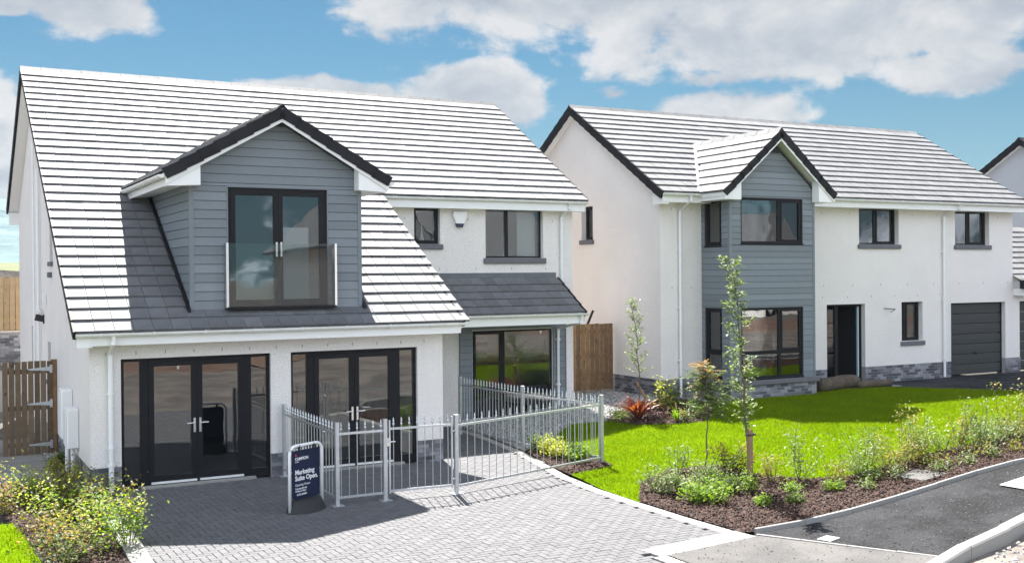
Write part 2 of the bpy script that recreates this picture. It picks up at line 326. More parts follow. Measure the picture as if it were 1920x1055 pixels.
def boards(par, Mx, a0, a1, z0, z1, step, name='cladding_board', holes=(), lo=None, hi=None, zref=None, th=.016):
    """lapped boards: each a wedge, thick at its lower edge. lo/hi(z) give the ends of a board at height z"""
    z = z0 if zref is None else zref+math.floor((z0-zref)/step)*step
    while z < z1-.004:
        q0, q1 = max(z, z0), min(z+step, z1)
        segs = []
        la = max(a0, lo(q0) if lo else a0), max(a0, lo(q1) if lo else a0); ra = min(a1, hi(q0) if hi else a1), min(a1, hi(q1) if hi else a1)
        # split in height where a hole starts or ends inside the board
        cuts = sorted(set([q0, q1]+[e for h in holes for e in (h[2], h[3]) if q0+.004 < e < q1-.004]))
        for c0, c1 in zip(cuts[:-1], cuts[1:]):
            f0 = (c0-q0)/max(q1-q0, 1e-6); f1 = (c1-q0)/max(q1-q0, 1e-6)
            L0 = la[0]+(la[1]-la[0])*f0; L1 = la[0]+(la[1]-la[0])*f1; R0 = ra[0]+(ra[1]-ra[0])*f0; R1 = ra[0]+(ra[1]-ra[0])*f1
            hs = sorted([h for h in holes if h[2] < c1-.003 and h[3] > c0+.003]); runs = []; cl = (L0, L1)
            for h in hs:
                if h[0] > min(cl)+.01: runs.append((cl[0], cl[1], h[0], h[0]))
                cl = (h[1], h[1])
            if min(R0, R1) > cl[0]+.01 or (not hs and (R0-L0) > .02): runs.append((cl[0], cl[1], R0, R1))
            for (x0, x1, y0, y1) in runs:
                tb = th*(1-f0*.75); tt = th*(1-f1*.75)
                y1 = max(y1, x1+.002); y0 = max(y0, x0+.002)
                segs.append(((x0, y0, y1, x1), c0, c1, tb, tt))
        for (xs, c0, c1, tb, tt) in segs:
            b = MB(); n = [(xs[0], -tb, c0), (xs[1], -tb, c0), (xs[1], .004, c0), (xs[0], .004, c0), (xs[3], -tt, c1-.008), (xs[2], -tt, c1-.008), (xs[2], .004, c1-.008), (xs[3], .004, c1-.008)]
            b.v = n; b.f = [(0, 3, 2, 1), (4, 5, 6, 7), (0, 1, 5, 4), (1, 2, 6, 5), (2, 3, 7, 6), (3, 0, 4, 7)]; b.rot(Mx); b.build(name, M['cladding'], par)
        z += step
BR = [None, None]
def brickmesh(k, dark):
    me = MB().box(0, k, -.006, .05, 0, .065).mesh('brick', M['brick_dark' if dark else 'brick']); return me
BM_ = {}
def bricks(par, Mx, a0, a1, z0, n, seed=0, skip=()):
    """running bond; every brick an object"""
    rd = random.Random(seed)
    for j in range(n):
        a = a0-(.1125 if j % 2 else 0)
        while a < a1-.012:
            l = max(a, a0); r = min(a+.215, a1); k = round(r-l, 3)
            if k > .03 and not any(s[0] < (l+r)/2 < s[1] for s in skip):
                dk = rd.random() < .30; key = (k, dk)
                if key not in BM_: BM_[key] = brickmesh(k, dk)
                put('brick', BM_[key], par, Mx @ Matrix.Translation((l, rd.uniform(-.002, .002), z0+j*.075)))
            a += .225
def tilemesh(w, L, t):
    b = MB(); e = .0045
    b.v = [(e, 0, t), (w-e, 0, t), (w-e, L, 0), (e, L, 0), (e, .004, 2*t), (w-e, .004, 2*t), (w-e, L, t), (e, L, t)]
    b.f = [(0, 3, 2, 1), (4, 5, 6, 7), (0, 1, 5, 4), (1, 2, 6, 5), (2, 3, 7, 6), (3, 0, 4, 7)]; return b
def tiled(par, O, U, V, ncol, nrow, w, g, keep=None, nobj=300, t=.037, order=None, halfstart=False):
    """interlocking flat tiles; O lower left corner on the eave, U along, V up the slope"""
    U = Vector(U).normalized(); V = Vector(V).normalized(); Wn = U.cross(V).normalized(); tb = tilemesh(w, g*1.16, t); me = tb.mesh('roof_tile', M['tile']); rest = MB(); cnt = 0
    for j in range(nrow):
        for i in range(ncol):
            off = 0.
            P = Vector(O)+U*(i*w+off)+V*(j*g)
            ctr = P+U*w/2+V*g/2
            if keep and not keep(ctr): continue
            R = Matrix.Rotation(random.gauss(0, .0035), 4, 'X') @ Matrix.Rotation(random.gauss(0, .003), 4, 'Y')
            Mx = basis(P+Wn*random.uniform(-.001, .001), U, V, Wn) @ R
            if cnt < nobj: put('roof_tile', me, par, Mx)
            else: rest.add(tb, Mx)
            cnt += 1
    if rest.v: rest.build('roof_tile', M['tile'], par, kind='stuff')
def verge(par, P0, V, n, g, U, w=.07, hgt=.13, m='verge'):
    """stepped verge caps up a slope from P0; U points outward"""
    V = Vector(V).normalized(); U = Vector(U).normalized(); Wn = U.cross(V).normalized()
    if Wn.z < 0: Wn = -Wn
    b = MB(); L = g*1.1; t0 = .055; t1 = .035
    b.v = [(0, 0, -hgt+.02), (w, 0, -hgt+.02), (w, L, -hgt), (0, L, -hgt), (0, 0, t0), (w, 0, t0), (w, L, t1), (0, L, t1)]
    b.f = [(0, 3, 2, 1), (4, 5, 6, 7), (0, 1, 5, 4), (1, 2, 6, 5), (2, 3, 7, 6), (3, 0, 4, 7)]; me = b.mesh('verge_cap', M[m])
    for j in range(n): put('verge_cap', me, par, basis(Vector(P0)+V*g*j, U, V, Wn))
def ridge(par, A, B, n, s1, s2, sz=.14, m='tile'):
    """angled ridge tiles from A to B; s1/s2 down-slope unit vectors on both sides"""
    A = Vector(A); B = Vector(B); D = (B-A)/n; s1 = Vector(s1).normalized(); s2 = Vector(s2).normalized(); b = MB(); up = Vector((0, 0, 1)); e = D.normalized()*.004
    for k, (a, th) in enumerate(((Vector((0, 0, 0)), .03), (D-e, .022))):
        b.v += [tuple(a+s1*sz+up*.01), tuple(a+up*.045), tuple(a+s2*sz+up*.01), tuple(a+s2*sz+up*(.01+th)), tuple(a+up*(.05+th)), tuple(a+s1*sz+up*(.01+th))]
    k = 6; b.f = [(0, 1, 4, 5), (1, 2, 3, 4), (6, 11, 10, 7), (7, 10, 9, 8)]+[(i, (i+1) % 6, 6+(i+1) % 6, 6+i) for i in range(6)]
    me = b.mesh('ridge_tile', M[m])
    clip = MB().tube([(0, 0, .05), (0, 0, .10)], .012, 5).mesh('ridge_clip', M['tile'])
    for i in range(n): put('ridge_tile', me, par, A+D*i+Vector((0, 0, random.uniform(-.002, .002))))
def gutter(par, x0, x1, y, z, joints=.9, ends=True):
    g = MB(); n = 7; prof = [(math.cos(math.pi+math.pi*k/n)*.062, math.sin(math.pi+math.pi*k/n)*.062) for k in range(n+1)]; pin = [(a*.88, b*.88) for a, b in prof[::-1]]
    pr = [(x0, y+a, z+b) for a, b in prof+pin]; g.prism(pr, (x1-x0, 0, 0))
    if ends:
        for x in (x0-.006, x1): g.prism([(x, y+a, z+b) for a, b in prof], (.006, 0, 0))
    G = g.build('gutter', M['gutter'], par); x = x0+.35
    b = MB(); pr2 = [(a*1.13, b*1.13) for a, b in prof]; b.prism([(0, a, c) for a, c in pr2+prof[::-1]], (.03, 0, 0)); b.box(0, .03, -.066, .05, .001, .006); me = b.mesh('gutter_bracket', M['white'])
    while x < x1-.1: put('gutter_bracket', me, G, (x, y, z)); x += joints
    return G
def pipe(par, pts, r=.036, clips=(), wallax='y', name='downpipe'):
    P = MB().tube(pts, r, 10).build(name, M['white'], par, smooth=False)
    for (x, y, z) in clips: MB().tube([(x, y, z-.02), (x, y, z+.02)], r*1.35, 8).box(x-.06, x+.06, y+.02, y+r+.012, z-.02, z+.02).build('pipe_clip', M['white'], P)
    return P
def leverset(par, Mx, a, z, side, b=.05):
    m = MB().box(a-.018, a+.018, b-.012, b, z-.13, z+.11); m.tube([(a, b-.005, z+.03), (a, b-.05, z+.03), (a+side*.13, b-.05, z+.03)], .011, 6); m.rot(Mx); m.build('handle', M['silver'], par)
# ------------------------------------------------------------------ ground
def sm(t): t = np.clip(t, 0, 1); return t*t*(3-2*t)
def gz(x, y=0): return float(.42*sm((x-7.8)/6.0))
def patch(name, poly, dz, m, res=.5, rough=0., kind='structure', th=None):
    bm = bmesh.new(); bm.faces.new([bm.verts.new((x, y, 0)) for x, y in poly])
    xs = [p[0] for p in poly]; ys = [p[1] for p in poly]
    for ax, (lo, hi) in enumerate(((min(xs), max(xs)), (min(ys), max(ys)))):
        c = math.floor(lo/res)*res+res
        while c < hi:
            co = (c, 0, 0) if ax == 0 else (0, c, 0); no = (1, 0, 0) if ax == 0 else (0, 1, 0)
            bmesh.ops.bisect_plane(bm, geom=bm.verts[:]+bm.edges[:]+bm.faces[:], plane_co=co, plane_no=no); c += res
    for v in bm.verts: v.co.z = gz(v.co.x)+dz+(rough*(math.sin(v.co.x*1.3+v.co.y*.7)+math.sin(v.co.y*1.9-v.co.x*.8)) if rough else 0)
    mb = MB(); mb.addbm(bm); o = mb.build(name, m); o['kind'] = kind
    for p in o.data.polygons:
        if p.normal.z < 0: p.flip()
    return o
def inpoly(poly, P):
    x, y = P[:, 0], P[:, 1]; r = np.zeros(len(P), bool); n = len(poly)
    for i in range(n):
        x1, y1 = poly[i]; x2, y2 = poly[(i+1) % n]
        if y1 == y2: continue
        c = ((y1 > y) != (y2 > y)) & (x < (x2-x1)*(y-y1)/(y2-y1)+x1); r ^= c
    return r
def scatter(poly, dens):
    xs = [p[0] for p in poly]; ys = [p[1] for p in poly]; A = (max(xs)-min(xs))*(max(ys)-min(ys))
    P = np.column_stack([rng.uniform(min(xs), max(xs), int(A*dens)), rng.uniform(min(ys), max(ys), int(A*dens))]); return P[inpoly(poly, P)]
def fastmesh(name, V, F, m, k):
    me = bpy.data.meshes.new(name); n = len(F); me.vertices.add(len(V)); me.vertices.foreach_set('co', V.astype(np.float32).ravel())
    me.loops.add(n*k); me.loops.foreach_set('vertex_index', F.astype(np.int32).ravel()); me.polygons.add(n)
    me.polygons.foreach_set('loop_start', np.arange(0, n*k, k, dtype=np.int32)); me.polygons.foreach_set('loop_total', np.full(n, k, np.int32)); me.update(calc_edges=True); me.validate(); me.materials.append(m); return me
def gzv(x): return .42*sm((x-7.8)/6.0)
def grass(poly, dens, h=.035, wd=.010, dz=0., lean=.5):
    P = scatter(poly, dens); n = len(P); a = rng.uniform(0, 6.283, n); hh = h*rng.uniform(.5, 1.3, n); z = gzv(P[:, 0])+dz+rough_turf(P)
    dx, dy = np.cos(a)*wd/2, np.sin(a)*wd/2; lx = rng.normal(0, lean, n)*hh; ly = rng.normal(0, lean, n)*hh
    V = np.empty((n, 3, 3)); V[:, 0] = np.column_stack([P[:, 0]-dx, P[:, 1]-dy, z]); V[:, 1] = np.column_stack([P[:, 0]+dx, P[:, 1]+dy, z]); V[:, 2] = np.column_stack([P[:, 0]+lx, P[:, 1]+ly, z+hh])
    return V.reshape(-1, 3), np.arange(n*3).reshape(-1, 3)
def rough_turf(P): return .012*(np.sin(P[:, 0]*1.3+P[:, 1]*.7)+np.sin(P[:, 1]*1.9-P[:, 0]*.8))
def chips(poly, dens, s, m, name, label, dz=0.01, flat=.35, kind='stuff', parent=None, holes=()):
    P = scatter(poly, dens)
    for h in holes: P = P[~inpoly(h, P)]
    n = len(P); z = gzv(P[:, 0])+dz+rng.uniform(0, s*.5, n)
    base = np.array([(-1, -.45, 0), (1, -.45, 0), (1, .45, 0), (-1, .45, 0), (-.8, -.3, 1), (.8, -.3, 1), (.8, .3, 1), (-.8, .3, 1)], float)*np.array([s*.5, s*.5, s*flat*.5])
    F0 = np.array([(4, 5, 6, 7), (0, 1, 5, 4), (1, 2, 6, 5), (2, 3, 7, 6), (3, 0, 4, 7)])
    sc_ = rng.uniform(.5, 1.3, (n, 1, 3)); a = rng.uniform(0, 6.283, n); tx = rng.normal(0, .45, n); V = base[None]*sc_
    ca, sa = np.cos(a)[:, None], np.sin(a)[:, None]; ct, st = np.cos(tx)[:, None], np.sin(tx)[:, None]
    x, y, zz = V[..., 0], V[..., 1], V[..., 2]; x, zz = x*ct-zz*st, x*st+zz*ct
    W = np.stack([x*ca-y*sa+P[:, None, 0], x*sa+y*ca+P[:, None, 1], zz+z[:, None]], -1)
    F = (F0[None]+np.arange(n)[:, None, None]*8).reshape(-1, 4)
    o = put(name, fastmesh(name, W.reshape(-1, 3), F, m, 4), parent, kind='stuff')
    if not parent: o['label'] = label
    return o
EDGE = [(7.2, -7.4), (7.17, -6.2), (7.18, -5.0), (7.23, -3.82), (7.41, -2.55), (7.68, -1.4), (7.99, -.1), (8.25, 1.8), (8.46, 3.85), (8.48, 4.17)]
# wide base terrain down to the horizon
def terr(name, xs, ys, zf, m):
    v = [(x, y, zf(x, y)) for y in ys for x in xs]; nx = len(xs); f = [(j*nx+i, j*nx+i+1, (j+1)*nx+i+1, (j+1)*nx+i) for j in range(len(ys)-1) for i in range(nx-1)]
    mb = MB(); mb.v = v; mb.f = f; o = mb.build(name, m, smooth=True); o['kind'] = 'structure'; return o
gx = [-1290, -900, -600, -250, -100, -50, -30, -15, -8, -4, 0, 4, 7.8]+[7.8+.5*k for k in range(1, 13)]+[16, 20, 30, 45, 70, 120, 250, 600, 900, 1290]
terr('ground', gx, [-590, -300, -120, -60, -30, -16, -9, 0, 8, 14.5, 20, 40], lambda x, y: gz(x)-.20, M['earth'])
patch('building_plot', [(-60, -24.2), (60, -24.2), (60, -34), (-60, -34)], -.13, M['soil'], 4)
terr('field', [-1290, -900, -600, -250, -120, -60, -30, -15, 0, 15, 40, 100, 300, 700, 1290], [40, 55, 80, 110, 160, 240, 330], lambda x, y: -.2 if y <= 40 else .9+5.4*sm((y-40)/110)+.5*math.sin(x*.06+y*.03), M['field'])
def hillz(x, y):
    r = sm((y-250)/260.)
    return 4+r*(17+5*math.sin(x*.0051+1.1)+3*math.sin(x*.017+y*.004))+sm((y-560)/160)*(22+6*math.sin(x*.0046+2.)+2.5*math.sin(x*.021))
terr('hills', [x*21.5 for x in range(-60, 61)], [250, 290, 330, 380, 440, 500, 560, 600, 640, 680, 720, 760], hillz, M['hill'])
patch('road', [(-60, -24), (60, -24), (60, -8.6), (14, -9.05), (10.4, -9.40), (9.44, -9.57), (8.84, -9.66), (8.1, -9.8), (5.6, -10.3), (5.6, -10.5), (-60, -10.5)], -.115, M['road'], 2)
# block paved drive: bed, blocks and edging
DR = [(.22, .30), (.22, -.6), (.05, -5.0), (0, -7.5), (0, -10.4), (5.45, -10.4), (5.45, -7.60), (7.0, -7.45)]+[(x-.20, y) for x, y in EDGE]+[(6.2, 4.3), (6.2, .3)]
drive = patch('driveway', DR, -.028, M['joint'], 3)
bl = MB().cbox(.003, .197, .003, .097, -.055, 0, .005); blm = bl.mesh('paving_block', M['paving'])
cand = []
for i in range(-6, 24):
    for j in range(-62, 90):
        # 90 degree herringbone: unit 0.1 m
        for (px_, py_, hor) in ((i*.4+(j % 4)*.1, j*.1, True), (i*.4+(j % 4)*.1+.2, j*.1-.1+.0, False)):
            cand.append((px_, py_-4.3, hor))
pts = np.array([(c[0]+(.1 if c[2] else .05), c[1]+(.05 if c[2] else .1)) for c in cand]); ok = inpoly(DR, pts)
ok &= ~((pts[:, 1] > -.02) & (pts[:, 0] < 6.30))
fr_ = (pts-np.array([CAMPOS.x, CAMPOS.y])) @ np.array([.48, .877]); rt = (pts-np.array([CAMPOS.x, CAMPOS.y])) @ np.array([.877, -.48])
vis = ok & (3.468/fr_ < .262) & (np.abs(rt/fr_) < .47)
near = set(sorted(np.where(vis)[0], key=lambda i: fr_[i])[:300]); rest = MB()
for i in np.where(ok)[0]:
    x, y, hor = cand[i]; Mx = Matrix.Translation((x, y, random.uniform(-.0015, .0015))) @ Matrix.Rotation(random.gauss(0, .006), 4, 'X') @ Matrix.Rotation(random.gauss(0, .006), 4, 'Y')
    if not hor: Mx = Mx @ Matrix.Translation((.1, 0, 0)) @ Matrix.Rotation(math.pi/2, 4, 'Z')
    if i in near: put('paving_block', blm, drive, Mx)
    else: rest.add(bl, Mx)
rest.build('paving_block', M['paving'], drive, kind='stuff')
def along(path, step):
    """points and headings every step metres along a polyline"""
    out = []; acc = 0.
    for (a, b) in zip(path[:-1], path[1:]):
        a = Vector(a); b = Vector(b); L = (b-a).length; t = acc
        while t < L: out.append((a+(b-a)*t/L, math.atan2(b.y-a.y, b.x-a.x))); t += step
        acc = t-L
    return out
ebm = MB().cbox(.002, .098, -.1, .098, -.06, .004, .006).mesh('edging_block', M['edging'])
edg = 0
for off in (0,):
    for p, h in along([(x-.10, y) for x, y in EDGE], .1): put('edging_block', ebm, drive, (p.x, p.y, random.uniform(-.001, .001)), (0, 0, h)); edg += 1
for p, h in along([(5.55, -7.52), (7.15, -7.33)], .1):
    put('edging_block', ebm, drive, (p.x, p.y, 0), (0, 0, h)); put('edging_block', ebm, drive, (p.x+.01, p.y-.2, 0), (0, 0, h)); edg += 2
for p, h in along([(5.55, -7.8), (5.55, -9.3)], .1):
    put('edging_block', ebm, drive, (p.x, p.y, 0), (0, 0, h))
lk = MB().cbox(.004, .596, -.13, .13, -.12, .03, .01).mesh('edging_slab', M['concrete'])
for p, h in along([(.10, -.05), (.08, -.9), (-.06, -5.0), (-.12, -8)], .6): put('edging_slab', lk, drive, (p.x, p.y, 0), (0, 0, h))
# lawns
LAWN = [(x+.06, y) for x, y in EDGE if -5.0 <= y <= -2.6]+[(7.46, -2.66), (8.56, -2.35), (8.72, -1.2), (8.42, -.1), (8.3, .35), (9.2, .9), (10.2, 1.8), (10.9, 1.45), (11.1, .5), (11.55, -.15), (12.1, -.5), (13.0, .25), (13.9, 1.75), (14.6, 1.72), (17.6, 1.7), (17.62, 2.2), (19.3, 2.2), (20.6, 1.5), (22.0, -.7), (24.4, -4.4), (18, -4.85), (15.5, -5.4), (13.4, -5.85), (12.1, -5.93), (11.1, -6.0), (10.6, -5.95), (10.1, -5.62), (9.8, -4.8), (9.72, -3.6), (9.0, -3.35), (8.0, -3.95)]
patch('lawn', LAWN, -.004, M['turf'], .5, .012)
V1, F1 = grass(LAWN, 1700, .042, .011); 
LAWN2 = [(-1.28, -1.75), (-1.2, -2.6), (-1.12, -4.6), (-1.2, -8), (-5, -8), (-5, -1.6)]
patch('side_lawn', LAWN2, .02, M['turf'], 1.)
V2, F2 = grass(LAWN2, 900, .045, .013, .02)
put('grass', fastmesh('grass', V1, F1, M['grass'], 3), kind='stuff', label='short bright green lawn in front of the right house')
put('side_grass', fastmesh('side_grass', V2, F2, M['grass'], 3), kind='stuff', label='patch of bright lawn in the lower left corner')
# planting beds
BEDF = [(7.2, -5.05), (8.0, -3.95), (9.0, -3.35), (9.72, -3.6), (9.8, -4.8), (10.1, -5.62), (10.6, -5.95), (11.1, -6.0), (12.1, -5.93), (13.4, -5.85), (15.5, -5.4), (18, -4.85), (24.4, -4.4), (26, -6.8), (13.27, -7.22), (10.41, -7.34), (7.36, -7.42), (7.22, -7.38), (7.2, -6.2)]
BEDC = [(7.46, -2.6), (7.7, -1.4), (8.02, -.15), (8.4, -.15), (8.7, -1.2), (8.54, -2.3)]
BEDH = [(10.95, 1.45), (11.15, .5), (11.6, -.1), (12.1, -.45), (13.0, .3), (13.9, 1.8), (13.55, 2.9), (12.9, 2.5), (11.6, 2.1)]
BEDL = [(-1.28, -1.7), (-1.45, -.2), (-1.0, 1.3), (-.3, .9), (-.02, -.15), (-.05, -1.0), (-.22, -5.0), (-.3, -8), (-1.2, -8), (-1.12, -4.6), (-1.2, -2.6)]
for nm, pl, dens in (('front_planting_bed', BEDF, 420), ('corner_planting_bed', BEDC, 700), ('house_planting_bed', BEDH, 350), ('side_planting_bed', BEDL, 420)):
    patch(nm, pl, .012, M['mulchbase'], .5, .0)
    chips(pl, dens*1.6, .060, M['chip'], 'bark_mulch', 'dark brown bark mulch covering the '+nm.replace('_', ' '), .012)
# gravel
GR = [(8.05, .05), (8.3, 1.8), (8.50, 3.85), (8.5, 4.15), (11.75, 4.15), (11.8, 6.5), (13.5, 6.5), (13.52, 2.95), (12.9, 2.5), (11.6, 2.1), (10.95, 1.45), (10.2, 1.8), (9.2, .9), (8.35, .3)]
patch('gravel_strip', GR, .0, M['gravel'], .5); chips(GR, 420, .05, M['stone'], 'gravel', 'grey gravel between the two houses', .0, .8)
GL = [(-.28, 6.0), (-.02, 6.0), (-.02, -.1), (-.30, .9)]
patch('side_gravel', GL, .01, M['gravel'], 1); chips(GL, 700, .04, M['stone'], 'gravel', 'gravel strip along the left gable wall', .012, .8)
# side path of slabs
sp = patch('side_path', [(-1.3, 8), (-.3, 8), (-.3, .9), (-1.0, 1.3), (-1.3, .6)], -.02, M['joint'], 3)
slm = MB().cbox(.004, .896, .004, .446, -.05, .03, .006).mesh('paving_slab', M['slab'])
for k in range(14): put('paving_slab', slm, sp, (-1.2, .75+k*.45, random.uniform(-.002, .002)), (random.gauss(0, .003), random.gauss(0, .003), 0))
# drive of the right house
patch('garage_drive', [(17.62, 2.25), (19.3, 2.25), (20.6, 1.55), (22.05, -.7), (24.5, -4.4), (40, -4.4), (40, 3.0), (17.62, 3.0)], .002, M['asphalt'], 2)
# footway
CROSS = [(5.68, -7.74), (7.28, -7.56), (8.42, -9.56), (8.1, -9.8), (5.68, -10.3)]
patch('footway_crossing', CROSS, .0, M['tarmac'], .5)
FW = [(7.36, -7.52), (10.41, -7.42), (13.27, -7.29), (26, -6.9), (40, -6.6), (40, -8.3), (14, -8.95), (10.4, -9.22), (9.44, -9.40), (8.84, -9.48), (8.48, -9.54)]
patch('footway', FW, .004, M['asphalt'], .5)
ln = thing('edging_strip', 'thin concrete edging between dusty tarmac and dark footway', 'edging')
for p, h in along([(7.32, -7.54), (8.44, -9.56)], .6): put('edging_unit', MB().cbox(.002, .598, -.025, .025, -.1, .012, .004).mesh('edging_unit', M['concrete']), ln, (p.x, p.y, gz(p.x)), (0, 0, h))
ke = thing('path_edging', 'concrete edging kerb between the mulch bed and the footway', 'kerb')
eum = MB().cbox(.002, .912, -.025, .025, -.12, .06, .006).mesh('edging_unit', M['kerb'])
for p, h in along([(7.38, -7.45), (10.41, -7.37), (13.27, -7.25), (26, -6.85)], .915): put('edging_unit', eum, ke, (p.x, p.y, gz(p.x)), (0, -math.atan((gz(p.x+.9)-gz(p.x))/.9), h))
kb = thing('road_kerb', 'wide concrete kerb dropping towards the drive beside the road', 'kerb')
kp = along([(8.02, -9.76), (8.84, -9.56), (9.44, -9.48), (10.4, -9.31), (14, -9.02), (26, -8.6)], .914)
for i, (p, h) in enumerate(kp):
    q = kp[i+1][0] if i+1 < len(kp) else p+Vector((math.cos(h), math.sin(h)))*.91
    t0 = min(.075, max(-.0, (i)*.055)); t1 = min(.075, max(0, (i+1)*.055)); L = (q-p).length-.006; za = gz(p.x); zb = gz(q.x); b = MB()
    b.v = [(0, -.09, -.25), (L, -.09, -.25+zb-za), (L, .075, -.25+zb-za), (0, .075, -.25), (0, -.09, t0-.02), (L, -.09, t1-.02+zb-za), (L, .075, t1+zb-za), (0, .075, t0), (0, -.07, t0), (L, -.07, t1+zb-za)]
    b.f = [(0, 3, 2, 1), (0, 1, 5, 4), (4, 5, 9, 8), (8, 9, 6, 7), (1, 2, 6, 9, 5), (2, 3, 7, 6), (3, 0, 4, 8, 7)]
    b.build('kerbstone', M['kerb'], kb, (p.x, p.y, za)).rotation_euler = (0, 0, h)

hz = MB().box(-1300, 1300, -600, 800, -3, 60).build('haze', None); hz['kind'] = 'stuff'
hm = bpy.data.materials.new('haze'); hm.use_nodes = True; hm.node_tree.nodes.clear(); T = NT(hm.node_tree); pv = T.new('ShaderNodeVolumePrincipled'); pv.inputs['Color'].default_value = (.80, .90, 1, 1); pv.inputs['Density'].default_value = .00015; pv.inputs['Anisotropy'].default_value = .3
T.link(pv.outputs[0], T.new('ShaderNodeOutputMaterial').inputs['Volume']); hz.data.materials.append(hm)
# ------------------------------------------------------------------ left house
SL = .6210; RY, RZ = 8.748, 8.31; GA = .3353
YE = -.367; cp = 1/math.sqrt(1+SL*SL); sp_ = SL*cp
VS = (0, cp, sp_)
def zm(y): return RZ-abs(RY-y)*SL
H1 = thing('house', 'left house with long sloping roof, grey clad dormer and glazed double doors', 'house', (0, 0, 0))
yu = RY+(YE-RY)*17/32.; zu = zm(yu); YW = 4.17; XG = 6.27; XW = 11.77; YB = 13.3
D1 = (.48, 2.97, -.3, 2.15); D2 = (3.33, 5.75, -.3, 2.15)
wl = MB(); PT = .40
def split(h, z0): return (h[0], h[1], z0, h[3])
wall(wl, FRONT((0, 0, 0)), 0, XG, PT, 2.55, [split(D1, PT), split(D2, PT)], .3)
W1 = (7.53, 8.18, 4.20, 5.06); W2 = (9.36, 10.93, 3.88, 5.06); W3 = (8.99, 11.16, .12, 2.17); DD = (7.05, 8.10, .05, 2.17)
wall(wl, FRONT((0, YW, 0)), XG+.3, XW, 0, zm(YW)-.30, [W1, W2, W3, DD], .3)
topL = lambda a: zm(YB-a)-.19
GH = [(YB-9.95, YB-9.15, .2, 2.35), (YB-6.3, YB-5.75, 1.35, 2.15), (YB-5.75, YB-5.2, 3.83, 4.75)]
wall(wl, LEFT((0, YB, 0)), 0, YB-.3, PT, topL, GH, .3, [YB-RY])
wall(wl, RIGHT((XW, YW+.3, 0)), 0, YB-YW-.3, 0, lambda a: zm(YW+.3+a)-.19, [], .3, [RY-YW-.3])
wall(wl, RIGHT((XG, .3, 0)), 0, YW, 0, lambda a: zm(.3+a)-.19, [], .3)
wall(wl, BACK((XW-.3, YB, 0)), 0, XW-.6, 0, 4.9, [], .3)
wl.build('wall', M['render'], H1)
# the slim render return above garage corner: front-left corner piece
MB().prism([(0, 0, 2.551), (0, .299, 2.551), (0, .299, zm(.3)-.19), (0, 0, zm(0)-.19)], (.29, 0, 0)).build('wall_return', M['render'], H1)
pl = MB(); pl.box(.012, D1[0], .012, .3, -.2, PT); pl.box(D1[1], D2[0], .012, .3, -.2, PT); pl.box(D2[1], XG-.012, .012, .3, -.2, PT); pl.box(.012, .3, .3, YB, -.2, PT)
P1 = pl.build('plinth', M['mortar'], H1)
for a0, a1, s in ((0, D1[0], 1), (D1[1], D2[0], 2), (D2[1], XG, 3)): bricks(P1, FRONT((0, .004, 0)), a0+.004, a1-.004, -.05, 6, s)
bricks(P1, LEFT((.004, 4.75, 0)), 0, 4.74, -.05, 6, 4)
# rooms
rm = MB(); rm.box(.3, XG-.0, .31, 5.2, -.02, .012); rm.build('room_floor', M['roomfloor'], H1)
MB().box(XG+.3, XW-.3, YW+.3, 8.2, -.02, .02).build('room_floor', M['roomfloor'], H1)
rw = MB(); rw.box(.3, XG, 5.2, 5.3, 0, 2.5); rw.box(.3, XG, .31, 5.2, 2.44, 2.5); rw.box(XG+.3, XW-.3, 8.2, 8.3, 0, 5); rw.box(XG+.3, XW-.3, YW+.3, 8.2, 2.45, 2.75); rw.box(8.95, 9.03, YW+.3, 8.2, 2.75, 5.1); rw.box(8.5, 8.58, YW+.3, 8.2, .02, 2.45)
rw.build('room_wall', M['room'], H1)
# door sets
def doorset(par, x0, side):
    Mx = FRONT((x0, 0, 0)); F = MB(); W_ = 2.49 if side == 0 else 2.42
    e = W_-2.49; c = [(.0, .33, 1), (.33, .45, 0)]
    sl0, sl1 = .04, .31; d0 = .44; dw = (W_-.32-d0+e*0)/2-.0; d1 = W_-.46; dw = (d1-d0)/2
    ring(F, 0, W_, 0, 2.15, .055, .07, .15); F.box(.31, .44, .065, .15, .055, 2.095); F.box(d1, d1+.13, .065, .15, .055, 2.095)
    F.box(.055, .31, .075, .14, .055, .16); F.box(d1+.13, W_-.055, .075, .14, .055, .16); F.rot(Mx); Fo = F.build('door_frame', M['anthracite'], par)
    for a, b in ((.056, .309), (d1+.131, W_-.056)): MB().box(a, b, .10, .12, .161, 2.094).rot(Mx).build('pane', M['glass'], Fo)
    for i, (a, b) in enumerate(((d0+.003, d0+dw-.002), (d0+dw+.002, d1-.003))):
        L = MB(); ring(L, a, b, .06, 2.09, .088, .055, .125, .12); L.rot(Mx); Lo = L.build('door_leaf', M['anthracite'], par)
        MB().box(a+.089, b-.089, .085, .105, .181, 2.001).rot(Mx).build('pane', M['glass'], Lo)
        leverset(Lo, Mx, (b-.045) if i == 0 else (a+.045), 1.0, -1 if i == 0 else 1, .053)
        MB().box(a+.03, b-.02, .005, .054, .055, .085).rot(Mx).build('drip_bar', M['white'], Lo)
    MB().cbox(.30, W_-.28, -.05, .06, -.02, .038, .008).rot(Mx).build('threshold', M['concrete'], par)
doorset(H1, .48, 0); doorset(H1, 3.33, 1)
# upper windows
window(H1, FRONT((W1[0], YW, W1[2])), .65, .86, [(0, .65, 0, .86, True)], .12, (.06, .06, .06), sillt=.12)
window(H1, FRONT((W2[0], YW, W2[2])), 1.57, 1.18, [(0, .62, 0, 1.18, False), (.62, 1.57, 0, 1.18, False)], .12, (.06, .06, .06), sillt=.13)
window(H1, FRONT((W3[0], YW, W3[2])), 2.17, 2.05, [(0, .82, .62, 2.05, True), (.82, 2.17, .62, 2.05, False), (0, .82, 0, .62, False), (.82, 2.17, 0, .62, False)], .02)
